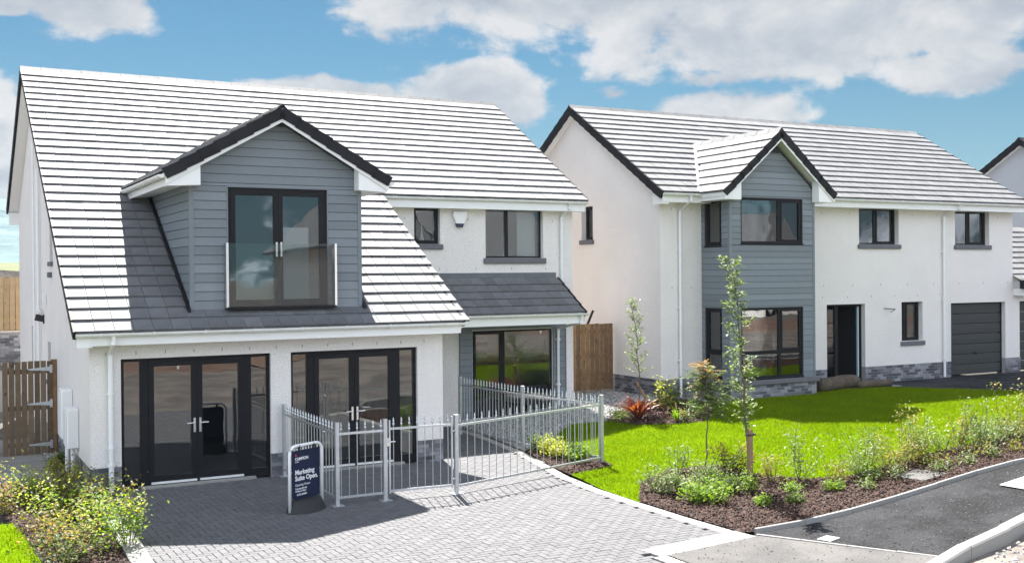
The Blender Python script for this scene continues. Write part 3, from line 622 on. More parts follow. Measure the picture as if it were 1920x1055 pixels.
# entrance door
Dm = FRONT((DD[0], YW, DD[2])); F = MB(); ring(F, 0, 1.05, 0, 2.12, .06, .1, .18); F.rot(Dm); F.build('door_frame', M['anthracite'], H1)
L = MB(); L.box(.061, .989, .12, .165, .061, 2.059); L.rot(Dm); Lo = L.build('front_door', M['anthracite'], H1)
for k in range(4): MB().box(.30, .75, .110, .119, .45+k*.40, .60+k*.40).rot(Dm).build('pane', M['glass'], Lo)
leverset(Lo, Dm, .92, 1.0, -1, .12)
cw = MB().box(8.66, XW-.25, YW-.02, YW-.001, .12, 2.55); 
cl = MB(); cl.box(8.64, 8.66, YW-.045, YW-.0, .12, 2.3); cl.box(11.52, 11.54, YW-.045, YW-.0, .12, 2.3); CL_ = cl.build('cladding_trim', M['cladding'], H1)
boards(CL_, FRONT((0, YW-.02, 0)), 8.66, 11.52, .12, 2.36, .155, holes=[(8.97, 11.18, .0, 2.19)])
MB().box(8.66, 8.97, YW-.017, YW-.001, .12, 2.36).box(11.18, 11.52, YW-.017, YW-.001, .12, 2.36).box(8.97, 11.18, YW-.017, YW-.001, 2.19, 2.36).build('cladding_batten', M['dark'], H1)
# gable openings
g1 = LEFT((0, YB, 0))
for (a0, a1, z0, z1) in GH: window(H1, LEFT((0, YB-a0, z0)), a1-a0, z1-z0, [(0, a1-a0, 0, z1-z0, True)], .13, None if z0 < 1 else (.05, .05, .05))
# main roof structure
rf = MB(); ov = .271; XL = -ov; XR = 12.04; XC = 6.53; TH = .13; dz = -.055
def slab(mb, x0, x1, y0, y1, zf, th, dz):
    a, b = zf(y0)+dz, zf(y1)+dz
    mb.v += [(x0, y0, a), (x1, y0, a), (x1, y1, b), (x0, y1, b), (x0, y0, a-th), (x1, y0, a-th), (x1, y1, b-th), (x0, y1, b-th)]
    n = len(mb.v)-8; mb.f += [tuple(n+i for i in q) for q in ((0, 1, 2, 3), (4, 7, 6, 5), (0, 4, 5, 1), (1, 5, 6, 2), (2, 6, 7, 3), (3, 7, 4, 0))]
slab(rf, XL+.03, XC-.02, YE+.02, yu-.001, zm, TH, dz); slab(rf, XL+.03, XR-.03, yu, RY, zm, TH, dz); slab(rf, XL+.03, XR-.03, RY, 13.5, zm, TH, dz)
R1 = rf.build('roof', M['white'], H1)
MB().box(XL+.03, 0, YE-.0, -.001, 2.38, 2.56).build('eaves_box', M['white'], R1)
MB().box(XL+.035, .0, 13.3, 13.49, 4.93, 5.25).build('eaves_box', M['white'], R1)
def keep1(c):
    if c.x > XC and c.y < yu+.02: return False
    if 1.72 < c.x < 4.57 and c.y < 3.2 and c.y > .02: return False
    return True
tiled(R1, (XL, YE-.05, zm(YE-.05)-.035), (1, 0, 0), VS, 41, 32, .3003, GA*1.0, keep1)
def ridge_s(y): return None
ridge(R1, (XL-.02, RY+.03, RZ-.005), (XR+.02, RY+.03, RZ-.005), 28, (0, -cp, -sp_), (0, cp, -sp_), .15)
verge(R1, (XL+.02, YE-.06, zm(YE-.06)-.02), VS, 32, GA, (-1, 0, 0), .045, .11)
verge(R1, (XR-.02, yu, zu-.02), VS, 17, GA, (1, 0, 0), .045, .11)
verge(R1, (XC-.03, YE-.06, zm(YE-.06)-.02), VS, 15, GA, (1, 0, 0), .04, .10)
verge(R1, (XL+.02, 13.52, zm(13.52)-.02), (0, -cp, sp_), 17, .329, (-1, 0, 0), .045, .15)
tb = MB().box(XL+.02, XR-.02, RY+.1, 13.5, 0, .001)
MB().prism([(XL, RY+.01, RZ-.02), (XL, 13.52, zm(13.52)-.0), (XL, 13.52, zm(13.52)-.045), (XL, RY+.01, RZ-.055)], (XR-XL, 0, 0)).build('rear_tiling', M['tile'], R1)
# eaves
MB().box(XL+.03, XC-.04, YE+.012, YE+.045, 2.40, 2.585).build('fascia', M['white'], H1)
MB().box(0, XC-.04, YE+.045, -.001, 2.40, 2.415).build('soffit', M['white'], H1)
gutter(H1, XL+.02, XC+.0, YE-.045, 2.60, .82)
MB().box(XC-.0, XR-.06, yu-.010, yu+.045, zu-.29, zu-.10).build('fascia', M['white'], H1)
MB().box(XC, XR-.06, yu+.045, YW-.001, zu-.29, zu-.275).build('soffit', M['white'], H1)
MB().box(XR-.26, XR-.06, yu+.047, YW+.3, zu-.274, zu-.11).build('eaves_box', M['white'], H1)
gutter(H1, XC+.05, XR-.02, yu-.045, zu-.055, .8)
pipe(H1, [(.31, YE-.045, 2.56), (.31, YE-.045, 2.44), (.31, -.06, 2.24), (.31, -.06, .02)], .042, [(.31, -.06, 1.6), (.31, -.06, .72), (.31, -.06, .44)])
pipe(H1, [(11.50, yu-.045, zu-.10), (11.50, yu-.045, zu-.22), (11.42, YW-.06, zu-.42), (11.42, YW-.06, 3.2)], .038, [(11.42, YW-.06, 4.3)])
# plinth face under the entrance wall is hidden by the railings; lean-to canopy
LX0, LX1 = XC-.25, 11.30; LYE = 2.92; LZE = 2.62; LZT = 3.42; ls = (LZT-LZE)/(YW-LYE); lc = 1/math.sqrt(1+ls*ls); lg = math.hypot(LZT-LZE, YW-LYE)/5
lz = lambda y: LZE+(y-LYE)*ls
lt = MB(); slab(lt, LX0, LX1-.03, LYE+.02, YW-.001, lz, .10, -.05); LT = lt.build('canopy_roof', M['white'], H1)
tiled(LT, (LX0-.1, LYE-.04, lz(LYE-.04)-.035), (1, 0, 0), (0, lc, ls*lc), 17, 5, .300, lg, None, 300)
verge(LT, (LX1-.0, LYE-.05, lz(LYE-.05)-.02), (0, lc, ls*lc), 5, lg, (1, 0, 0), .04, .11)
MB().prism([(LX0, YW-.012, 3.37), (LX0, YW-.012, 3.53), (LX0, YW-.002, 3.53), (LX0, YW-.002, 3.33), (LX0, YW-.16, 3.33), (LX0, YW-.16, 3.345)], (LX1-LX0-.02, 0, 0)).build('lead_flashing', M['lead'], LT)
MB().box(XC-.2, LX1+.02, LYE+.012, LYE+.045, 2.33, 2.56).build('fascia', M['white'], LT)
MB().box(XG+.001, LX1-.0, LYE+.046, YW-.02, 2.33, 2.345).build('soffit', M['white'], LT)
gutter(LT, XC+.02, LX1+.06, LYE-.045, 2.575, .6)
pipe(H1, [(11.2, LYE-.045, 2.53), (11.2, LYE-.045, 2.36), (11.30, YW-.06, 2.16), (11.30, YW-.06, .12)], .040, [(11.30, YW-.06, 1.9), (11.30, YW-.06, .8)])
# side soil pipes
pipe(H1, [(-.06, 7.6, 5.9), (-.06, 7.6, .3)], .035, [], name='soil_pipe'); pipe(H1, [(-.06, 7.05, 2.75), (-.06, 7.9, 2.78)], .03, [], name='waste_pipe'); pipe(H1, [(-.06, 8.6, 6.6), (-.06, 8.6, .3)], .025, [], name='overflow_pipe')
# dormer
DX0, DX1, DY, DZ0, DZT = 1.63, 4.66, .05, 2.93, 5.08; DR_ = (2.26, 4.03, 2.95, 5.02); DC = (DX0+DX1)/2; DS = .575; AP = 6.39
dm = MB()
def dtop(a): return AP-.16-abs(a+DX0-DC)*DS
wall(dm, FRONT((DX0, DY, 0)), 0, DX1-DX0, DZ0-.08, dtop, [(DR_[0]-DX0, DR_[1]-DX0, DR_[2], DR_[3])], .15, [DC-DX0])
for x in (DX0, DX1-.12): dm.prism([(x, DY+.15, DZ0-.12), (x, DY+.15, dtop(0)), (x, 4.1, dtop(0)), (x, 4.1, zm(4.1)-.1), (x, 1.2, zm(1.2)-.12)], (.12, 0, 0))
Dw = dm.build('dormer_wall', M['dark'], H1)
BS = .1545
boards(Dw, FRONT((0, DY, 0)), DX0+.05, DX1-.05, DZ0, AP-.28, BS, holes=[(DR_[0]-.02, DR_[1]+.02, DR_[2]-.1, DR_[3]+.02)], zref=DZ0,
       lo=lambda z: DC-(AP-.2-z)/DS, hi=lambda z: DC+(AP-.2-z)/DS)
boards(Dw, LEFT((DX0, 0, 0)), -4.0, -DY-.05, DZ0, dtop(0)-.05, BS, zref=DZ0, lo=lambda z: -(RY-(RZ-z+.02)/SL))
boards(Dw, RIGHT((DX1, 0, 0)), DY+.05, 4.0, DZ0, dtop(0)-.05, BS, zref=DZ0, hi=lambda z: (RY-(RZ-z+.02)/SL))
tr = MB(); tr.box(DX0-.022, DX0+.05, DY-.022, DY-.0, DZ0-.02, DZT); tr.box(DX0-.022, DX0-.0, DY, DY+.05, DZ0-.02, DZT); tr.box(DX1-.05, DX1+.022, DY-.022, DY, DZ0-.02, DZT)
ring(tr, DR_[0]-.02, DR_[1]+.02, DR_[2]-.04, DR_[3]+.02, .02, DY-.022, DY+.1); tr.build('corner_trim', M['cladding'], Dw)
Dx = FRONT((DR_[0], DY, DR_[2])); dwid = DR_[1]-DR_[0]; dh = DR_[3]-DR_[2]
F = MB(); ring(F, 0, dwid, 0, dh, .05, .01, .10); F.rot(Dx); F.build('door_frame', M['anthracite'], H1)
for i, (a, b) in enumerate(((.052, dwid/2-.002), (dwid/2+.002, dwid-.052))):
    L = MB(); ring(L, a, b, .052, dh-.052, .08, .0, .075); L.rot(Dx); Lo = L.build('balcony_door', M['anthracite'], H1)
    MB().box(a+.081, b-.081, .03, .045, .133, dh-.133).rot(Dx).build('pane', M['glass'], Lo)
    hx = (b-.04) if i == 0 else (a+.04); MB().box(hx-.015, hx+.015, -.035, -.02, .88, 1.13).box(hx-.008, hx+.008, -.02, 0, .90, .93).box(hx-.008, hx+.008, -.02, 0, 1.07, 1.10).rot(Dx).build('handle', M['silver'], Lo)
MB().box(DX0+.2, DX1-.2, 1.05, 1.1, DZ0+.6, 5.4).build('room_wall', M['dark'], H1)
MB().box(3.12, 3.75, .24, .26, DZ0+.1, 4.35).build('white_blind', M['paper'], H1)
# glass balustrade
bal = MB().box(2.23, 4.10, -.105, -.09, 2.97, 4.05); Bo = bal.build('balustrade', M['balglass'], H1)
for x in (2.205, 4.135): MB().box(x-.02, x+.02, -.12, DY-.025, 2.95, 4.06).build('balustrade_post', M['silver'], Bo)
MB().box(2.19, 4.15, -.12, DY-.026, 2.925, 2.965).build('balustrade_rail', M['anthracite'], Bo)
# dormer roof
ey0 = -.25; HW = 1.97
dr = MB()
def dside(s):
    x0 = DC; x1 = DC+s*HW; z0 = AP-.05; z1 = AP-HW*DS-.05; yb = lambda z: RY-(RZ-z)/SL+.1
    pts_top = [(x0, ey0+.03, z0), (x1, ey0+.03, z1), (x1, yb(z1), z1), (x0, yb(z0), z0)]
    n = len(dr.v); dr.v += pts_top+[(p[0], p[1], p[2]-.09) for p in pts_top]; dr.f += [(n, n+1, n+2, n+3), (n+4, n+7, n+6, n+5), (n, n+4, n+5, n+1), (n+1, n+5, n+6, n+2), (n+2, n+6, n+7, n+3)]
dside(-1); dside(1)
DRo = dr.build('dormer_roof', M['white'], H1)
cd_ = 1/math.sqrt(1+DS*DS); dg = math.hypot(HW, HW*DS)/7
for s in (-1, 1):
    O = (DC+s*(HW+.03), ey0 if s < 0 else ey0, AP-(HW+.03)*DS-.035)
    zf = lambda c: c.y < RY-(RZ-c.z)/SL+.25
    if s > 0: tiled(DRo, O, (0, 1, 0), (-s*cd_, 0, DS*cd_), 20, 7, .300, dg, zf, 300)
    else: tiled(DRo, (O[0], ey0+20*.3, O[2]), (0, -1, 0), (-s*cd_, 0, DS*cd_), 20, 7, .300, dg, zf, 300)
    verge(DRo, (DC+s*(HW+.04), ey0+.03, AP-(HW+.04)*DS-.02), (-s*cd_, 0, DS*cd_), 7, dg, (0, -1, 0), .05, .15)
    # barge board and boxed corner
    q = lambda d, z: (DC+s*d, ey0+.028, z)
    MB().prism([q(0, AP-.10), q(HW, AP-HW*DS-.10), q(HW, AP-HW*DS-.24), q(0, AP-.24)], (0, -.02, 0)).build('bargeboard', M['white'], DRo)
    MB().prism([(DC+s*(HW-.02), ey0+.035, AP-HW*DS-.14), (DC+s*1.40, ey0+.035, AP-1.40*DS-.14), (DC+s*1.40, ey0+.035, 5.02), (DC+s*(HW-.02), ey0+.035, 4.99)], (0, DY-ey0-.06, 0)).build('eaves_box', M['white'], DRo)
    MB().prism([(DC+s*(HW-.02), DY-.02, AP-HW*DS-.14), (DC+s*1.54, DY-.02, AP-HW*DS-.14), (DC+s*1.54, DY-.02, 5.05), (DC+s*(HW-.02), DY-.02, 5.0)], (0, 3.6, 0)).build('soffit', M['white'], DRo)
    gx_ = DC+s*(HW+.06); gg = MB(); n = 6; pf = [(math.cos(math.pi+math.pi*k/n)*.058, math.sin(math.pi+math.pi*k/n)*.058) for k in range(n+1)]
    gg.prism([(gx_+a, ey0+.02, 5.17+b) for a, b in pf+[(a*.86, b*.86) for a, b in pf[::-1]]], (0, 4.0, 0)); gg.prism([(gx_+a, ey0+.014, 5.17+b) for a, b in pf], (0, .006, 0)); Go = gg.build('gutter', M['gutter'], DRo)
    for k in range(6): MB().prism([(gx_+a*1.12, ey0+.3+k*.6, 5.17+b*1.12) for a, b in pf], (0, .03, 0)).build('gutter_bracket', M['white'], Go)
ridge(DRo, (DC, ey0-.01, AP-.005), (DC, 5.7, AP-.005), 13, (-cd_, 0, -DS*cd_), (cd_, 0, -DS*cd_), .13, 'verge')
# lead apron and soakers round the dormer
ap = MB(); zz = lambda y: zm(y)+.012
ap.prism([(DX0-.12, -.36, zz(-.36)-.03), (DX0-.12, -.36, zz(-.36)), (DX0-.12, DY+.0, zz(DY)+.02), (DX0-.12, DY, zz(DY)-.03)], (DX1-DX0+.42, 0, 0)).build('lead_apron', M['lead'], Dw)
for x in (DX0-.075, DX1+.025): MB().prism([(x, -.05, zm(-.05)+.0), (x, -.05, zm(-.05)+.10), (x, 3.75, zm(3.75)+.10), (x, 3.75, zm(3.75))], (.05, 0, 0)).build('soaker_flashing', M['verge'], Dw)
# vase on the sill inside
v = MB().lathe([(.001, 0), (.055, .0), (.062, .08), (.025, .24), (.016, .40), (.022, .46)], (7.83, YW+.27, 4.22), 10); V_ = v.build('vase', M['paper'], None, smooth=True); V_['label'] = 'white bottle vase standing inside the small upper window'; V_['category'] = 'vase'
cu = MB().box(10.38, 10.88, YW+.31, YW+.34, 3.9, 5.04); c_ = cu.build('curtain', M['paper']); c_['label'] = 'white curtain hanging inside the wide upper window of the left house'; c_['category'] = 'curtain'
# ------------------------------------------------------------------ right house
H2P = (13.525, 2.948, .438)
H2 = thing('house', 'middle house with two storey grey clad bay under its own gable', 'house', H2P, -.010)
S2 = .615; R2Y, R2Z = 3.806, 7.621; c2 = 1/math.sqrt(1+S2*S2); W2_ = 12.95; YB2 = 7.8; E2 = -.40
z2 = lambda y: R2Z-abs(R2Y-y)*S2
BX0, BX1, BY = 1.27, 3.96, -1.09
h_door = (5.45, 6.86, .06, 2.17); h_u1 = (6.65, 8.17, 3.80, 4.88); h_u2 = (10.45, 11.92, 3.80, 4.88); h_s = (8.26, 9.10, 1.09, 2.19); h_g = (10.26, 12.61, 0, 2.12); h_bay = (BX0+.25, BX1-.25, .5, 4.6)
P2 = .44
wl = MB(); wall(wl, FRONT((0, 0, 0)), 0, W2_, P2, 4.82, [(h_door[0], h_door[1], P2, h_door[3]), h_u1, h_u2, h_s, (h_g[0], h_g[1], P2, h_g[3]), h_bay], .3)
HG = [(YB2-3.63, YB2-3.05, 3.97, 4.88)]
wall(wl, LEFT((0, YB2, 0)), 0, YB2-.3, P2, lambda a: z2(YB2-a)-.19, HG, .3, [YB2-R2Y])
wall(wl, RIGHT((W2_, .3, 0)), 0, YB2-.3, 0, lambda a: z2(.3+a)-.19, [], .3, [R2Y-.3]); wall(wl, BACK((W2_-.3, YB2, 0)), 0, W2_-.6, 0, 4.9, [], .3)
wl.build('wall', M['render'], H2)
MB().prism([(0, 0, 4.821), (0, .299, 4.821), (0, .299, z2(.3)-.19), (0, 0, z2(0)-.15)], (.29, 0, 0)).build('wall_return', M['render'], H2)
pl = MB()
for a, b in ((.012, h_door[0]), (h_door[1], h_g[0]), (h_g[1], W2_+.35)): pl.box(a, b, .012, .3, -.4, P2)
pl.box(.012, .3, .3, YB2, -.4, P2); P2o = pl.build('plinth', M['mortar'], H2)
for a, b, s in ((4.0, h_door[0], 11), (h_door[1], h_g[0], 12), (h_g[1], W2_+.35, 13), (.002, BX0, 15)): bricks(P2o, FRONT((0, .004, 0)), a+.004, b-.004, -.01, 6, s)
bricks(P2o, LEFT((.004, 2.05, 0)), 0, 2.04, -.085, 7, 14)
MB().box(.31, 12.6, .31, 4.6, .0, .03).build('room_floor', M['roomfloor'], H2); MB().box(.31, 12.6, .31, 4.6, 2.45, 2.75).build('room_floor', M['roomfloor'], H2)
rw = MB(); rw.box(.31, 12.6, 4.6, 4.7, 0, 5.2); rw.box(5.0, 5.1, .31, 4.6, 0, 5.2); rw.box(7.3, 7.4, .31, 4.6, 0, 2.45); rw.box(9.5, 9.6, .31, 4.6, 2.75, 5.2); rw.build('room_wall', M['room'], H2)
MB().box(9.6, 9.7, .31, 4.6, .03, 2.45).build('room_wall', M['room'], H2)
# bay
by = MB(); wall(by, FRONT((BX0, BY, 0)), 0, BX1-BX0, .42, lambda a: 6.30-abs(a-(BX1-BX0)/2)*.84, [(.35, 2.30, 3.77, 4.86), (.35, 2.30, .46, 2.17)], .15, [(BX1-BX0)/2])
wall(by, LEFT((BX0, 0, 0)), 0, -BY-.15, .42, 4.88, [(.15, .77, 3.72, 4.86), (.15, .77, .46, 2.17)], .15)
wall(by, RIGHT((BX1, BY+.15, 0)), 0, -BY-.15, .42, 4.88, [], .15); By = by.build('bay_wall', M['dark'], H2)
BC = (BX0+BX1)/2
boards(By, FRONT((0, BY, 0)), BX0+.045, BX1-.045, .42, 6.0, .150, holes=[(BX0+.33, BX0+2.32, 3.73, 4.88), (BX0+.33, BX0+2.32, .40, 2.19)], zref=.42, lo=lambda z: BC-(6.22-z)/.84, hi=lambda z: BC+(6.22-z)/.84)
boards(By, LEFT((BX0, 0, 0)), 0.01, -BY-.045, .42, 4.88, .150, holes=[(.13, .79, 3.68, 4.9), (.13, .79, .40, 2.19)], zref=.42)
boards(By, RIGHT((BX1, BY, 0)), .045, 1.08, .42, 4.88, .150, zref=.42)
tr = MB(); tr.box(BX0-.021, BX0+.045, BY-.021, BY, .42, 4.9); tr.box(BX0-.021, BX0, BY, BY+.045, .42, 4.9); tr.box(BX1-.045, BX1+.021, BY-.021, BY, .42, 4.9); tr.build('corner_trim', M['cladding'], By)
FB = lambda a, z: FRONT((BX0+a, BY, z))
window(H2, FB(.35, 3.77), 1.95, 1.09, [(0, 1.22, 0, 1.09, False), (1.22, 1.95, 0, 1.09, True)], .03, (.04, .04, .03), sillmat='anthracite', sillt=.03)
window(H2, FB(.35, .46), 1.95, 1.71, [(0, 1.22, .62, 1.71, False), (1.22, 1.95, .62, 1.71, True), (0, 1.22, 0, .62, False), (1.22, 1.95, 0, .62, False)], .03, (.04, .04, .03), sillmat='anthracite', sillt=.03)
window(H2, LEFT((BX0, -.15, 3.72)), .62, 1.14, [(0, .62, 0, 1.14, True)], .03, (.04, .04, .03), sillmat='anthracite', sillt=.03)
window(H2, LEFT((BX0, -.15, .46)), .62, 1.71, [(0, .62, .62, 1.71, True), (0, .62, 0, .62, False)], .03, (.04, .04, .03), sillmat='anthracite', sillt=.03)
MB().cbox(BX0-.10, BX1+.10, BY-.10, -.002, .30, .416, .012).build('bay_sill', M['sill'], H2)
bp = MB().box(BX0-.03, BX1+.03, BY-.03, -.01, -.4, .30).build('bay_plinth', M['mortar'], H2)
bricks(bp, FRONT((0, BY-.034, 0)), BX0-.03, BX1+.03, -.08, 5, 21); bricks(bp, LEFT((BX0-.034, 0, 0)), .0, -BY+.03, -.08, 5, 22)
# things inside the bay window
def tmesh(o, label, cat, group=None):
    o['label'] = label; o['category'] = cat
    if group: o['group'] = group
    return o
H2M = Matrix.Translation(H2P) @ Matrix.Rotation(-.010, 4, 'Z')
tmesh(MB().box(2.35, 2.95, BY+.6, BY+1.1, .03, 1.02).rot(H2M).build('storage_unit', M['paper']), 'white cupboard unit behind the lower bay window', 'cupboard')
bx = MB().cbox(3.22, 3.62, BY+.25, BY+.55, .5, .86, .01).rot(H2M).build('cardboard_box', M['paper']); tmesh(bx, 'white box with dark print on the sill inside the bay window', 'box')
bx2 = MB().box(3.30, 3.54, BY+.243, BY+.249, .76, .80).box(3.30, 3.42, BY+.243, BY+.249, .69, .71).box(3.30, 3.50, BY+.243, BY+.249, .62, .64).rot(H2M).build('lettering', M['blackbox'], bx)
tmesh(MB().box(1.75, 1.80, .2, .9, .05, 2.1).rot(H2M).build('room_door', M['paper']), 'white interior door standing behind the narrow side pane of the bay', 'door')
# other windows
window(H2, FRONT((h_u1[0], 0, h_u1[2])), 1.52, 1.08, [(0, .74, 0, 1.08, False), (.74, 1.52, 0, 1.08, True)], .15, (.05, .05, .06), sillt=.12)
window(H2, FRONT((h_u2[0], 0, h_u2[2])), 1.47, 1.08, [(0, .70, 0, 1.08, False), (.70, 1.47, 0, 1.08, True)], .15, (.05, .05, .06), sillt=.12)
window(H2, FRONT((h_s[0], 0, h_s[2])), .84, 1.10, [(0, .28, 0, 1.10, False), (.28, .84, 0, 1.10, True)], .15, (.05, .05, .06), sillt=.12)
window(H2, LEFT((0, 3.63, 3.97)), .58, .91, [(0, .58, 0, .91, True)], .15, (.05, .05, .06), sillt=.12)
# entrance with side light and open door
Mx = FRONT((h_door[0], 0, h_door[2])); wd = h_door[1]-h_door[0]; ht = h_door[3]-h_door[2]
F = MB(); ring(F, 0, wd, 0, ht, .06, .14, .22); F.box(.42, .54, .14, .22, .06, ht-.06); F.rot(Mx); Fo = F.build('door_frame', M['anthracite'], H2)
for k in range(5):
    MB().box(.061, .419, .17, .19, .07+k*.385, .43+k*.385).rot(Mx).build('pane', M['glass'], Fo)
    if k: MB().box(.061, .419, .165, .195, .042+k*.385+.003, .065+k*.385).rot(Mx).build('glazing_bar', M['anthracite'], Fo)
L = MB().box(-.045, 0, .0, .86, 0, 2.0); L.rot(H2M @ Mx @ Matrix.Translation((wd-.07, .18, .06)) @ Matrix.Rotation(math.radians(14), 4, 'Z'))
lm = MB().box(0, .045, 0, .86, 0, 1.97); Lo = lm.build('front_door', M['anthracite'], H2); Lo.matrix_local = Mx @ Matrix.Translation((wd-.12, .16, .062)) @ Matrix.Rotation(math.radians(16), 4, 'Z')
MB().box(-.004, -.001, .0, .045, .02, 1.95).build('protective_film', M['bluefilm'], Lo)
MB().box(-.002, .047, -.006, -.001, 0, 1.97).build('door_edge', M['white'], Lo)
MB().cbox(-.02, wd+.02, -.04, .14, -.10, -.01, .008).rot(Mx).build('threshold', M['concrete'], H2)
MB().cbox(h_door[0]-.35, h_door[1]+.3, -1.0, -.05, -.15, .0, .01).build('doorstep', M['slab'], H2)
# garage door
gd = MB(); ring(gd, h_g[0], h_g[1], .0, 2.12, .045, .13, .2, .001); GDo = gd.build('garage_door', M['anthracite'], H2)
for k in range(7):
    z = .02+k*.296; p = MB(); a0, a1 = h_g[0]+.046, h_g[1]-.046
    p.prism([(a0, .155, z+.006), (a0, .150, z+.012), (a0, .145, z+.15), (a0, .150, z+.284), (a0, .155, z+.291), (a0, .19, z+.291), (a0, .19, z+.006)], (a1-a0, 0, 0)); p.build('door_panel', M['garage'], GDo)
MB().box(11.40, 11.52, .115, .148, .60, .66).tube([(11.46, .12, .63), (11.50, .10, .58)], .014, 6).build('handle', M['blackbox'], GDo)
# roof
G2 = math.hypot(R2Y-E2, (R2Y-E2)*S2)/15; rf = MB(); slab(rf, -.20, W2_+.2, E2+.02, R2Y, z2, .13, -.055); slab(rf, -.20, W2_+.2, R2Y, YB2+.35, z2, .13, -.055); R2 = rf.build('roof', M['white'], H2)
BR_A, BR_Z, BR_S, BHW = BC+.04, 6.53, .86, 1.75
def keep2(c):
    d = abs(c.x-BR_A); zb = BR_Z-d*BR_S
    return not (zb > c.z+.12 and d < BHW)
tiled(R2, (-.235, E2-.05, z2(E2-.05)-.035), (1, 0, 0), (0, c2, S2*c2), 45, 15, .2985, G2, keep2, 300)
ridge(R2, (-.25, R2Y+.03, R2Z-.005), (W2_+.25, R2Y+.03, R2Z-.005), 30, (0, -c2, -S2*c2), (0, c2, -S2*c2), .15)
verge(R2, (-.21, E2-.06, z2(E2-.06)-.02), (0, c2, S2*c2), 15, G2, (-1, 0, 0), .06, .17); verge(R2, (W2_+.2, E2-.06, z2(E2-.06)-.02), (0, c2, S2*c2), 15, G2, (1, 0, 0), .05, .11)
verge(R2, (-.21, YB2+.38, z2(YB2+.38)-.02), (0, -c2, S2*c2), 16, math.hypot(1, S2)*(YB2+.38-R2Y)/16, (-1, 0, 0), .06, .17)
MB().prism([(-.22, R2Y+.01, R2Z-.02), (-.22, YB2+.36, z2(YB2+.36)), (-.22, YB2+.36, z2(YB2+.36)-.045), (-.22, R2Y+.01, R2Z-.055)], (W2_+.44, 0, 0)).build('rear_tiling', M['tile'], R2)
MB().box(-.2, -.001, E2+.02, 0, 4.72, 4.98).build('eaves_box', M['white'], R2)
fz = z2(E2)-.10
MB().box(-.2, BR_A-BHW+.05, E2-.0, E2+.02, fz-.17, fz+.0).build('fascia', M['white'], H2); MB().box(BR_A+BHW-.1, W2_+.35, E2, E2+.02, fz-.17, fz).build('fascia', M['white'], H2)
MB().box(.001, BX0, E2+.02, -.001, fz-.17, fz-.155).build('soffit', M['white'], H2); MB().box(BX1, W2_+.2, E2+.02, -.001, fz-.17, fz-.155).build('soffit', M['white'], H2)
gutter(H2, -.22, BR_A-BHW+.02, E2-.065, fz+.045, .6); gutter(H2, BR_A+BHW-.0, W2_+.3, E2-.065, fz+.045, .75)
pipe(H2, [(.60, E2-.065, fz), (.60, E2-.065, fz-.12), (.56, -.06, fz-.36), (.56, -.06, .0)], .036, [(.56, -.06, 3.6), (.56, -.06, 2.2), (.56, -.06, .9)])
pipe(H2, [(10.1, E2-.065, fz), (10.1, E2-.065, fz-.12), (9.92, -.06, fz-.32), (9.92, -.06, .02)], .036, [(9.92, -.06, 3.6), (9.92, -.06, 2.2), (9.92, -.06, .5)])
# bay gable roof
br = MB(); fy = BY-.30
for s in (-1, 1):
    zt = BR_Z-.05; zb = BR_Z-BHW*BR_S-.05; yb = lambda z: R2Y-(R2Z-z)/S2+.1
    t4 = [(BR_A, fy+.03, zt), (BR_A+s*BHW, fy+.03, zb), (BR_A+s*BHW, max(yb(zb), E2), zb), (BR_A, yb(zt), zt)]; n = len(br.v)
    br.v += t4+[(p[0], p[1], p[2]-.09) for p in t4]; br.f += [(n, n+1, n+2, n+3), (n+4, n+7, n+6, n+5), (n, n+4, n+5, n+1), (n+1, n+5, n+6, n+2), (n+2, n+6, n+7, n+3)]
BRo = br.build('bay_roof', M['white'], H2); cb = 1/math.sqrt(1+BR_S**2); bg_ = math.hypot(BHW, BHW*BR_S)/7
for s in (-1, 1):
    zf = lambda c: c.y < R2Y-(R2Z-c.z)/S2+.12
    Ox = BR_A+s*(BHW+.03); Oz = BR_Z-(BHW+.03)*BR_S-.035
    if s > 0: tiled(BRo, (Ox, fy, Oz), (0, 1, 0), (-s*cb, 0, BR_S*cb), 13, 7, .300, bg_, zf, 150)
    else: tiled(BRo, (Ox, fy+13*.3, Oz), (0, -1, 0), (-s*cb, 0, BR_S*cb), 13, 7, .300, bg_, zf, 150)
    verge(BRo, (BR_A+s*(BHW+.04), fy+.03, BR_Z-(BHW+.04)*BR_S-.02), (-s*cb, 0, BR_S*cb), 7, bg_, (0, -1, 0), .05, .14)
    q = lambda d, z: (BR_A+s*d, fy+.028, z)
    MB().prism([q(0, BR_Z-.10), q(BHW, BR_Z-BHW*BR_S-.10), q(BHW, BR_Z-BHW*BR_S-.24), q(0, BR_Z-.26)], (0, -.02, 0)).build('bargeboard', M['white'], BRo)
    MB().prism([(BR_A+s*(BHW-.02), fy+.035, 4.95), (BR_A+s*1.24, fy+.035, BR_Z-1.24*BR_S-.14), (BR_A+s*1.24, fy+.035, 4.80), (BR_A+s*(BHW-.02), fy+.035, 4.80)], (0, BY-fy-.06, 0)).build('eaves_box', M['white'], BRo)
    MB().box(*sorted((BR_A+s*(BHW-.03), BR_A+s*(BHW-.05))), fy+.05, E2-.0, 4.80, 5.0).build('fascia', M['white'], BRo)
    MB().box(*sorted((BR_A+s*(BHW-.05), BR_A+s*1.31)), BY+.0, -.01, 4.80, 4.815).build('soffit', M['white'], BRo)
    # open white valley
    a = Vector((BR_A+s*.05, R2Y-(R2Z-(BR_Z-.04))/S2, BR_Z)); b = Vector((BR_A+s*(BHW-.0), E2, z2(E2)+.01)); d = Vector((s*.0-.05*s*-1, 0, 0))
    MB().prism([a+Vector((-.05, 0, .02)), a+Vector((.05, 0, .02)), b+Vector((.05, 0, .03)), b+Vector((-.05, 0, .03))], (0, 0, -.03)).build('valley_trough', M['white'], BRo)
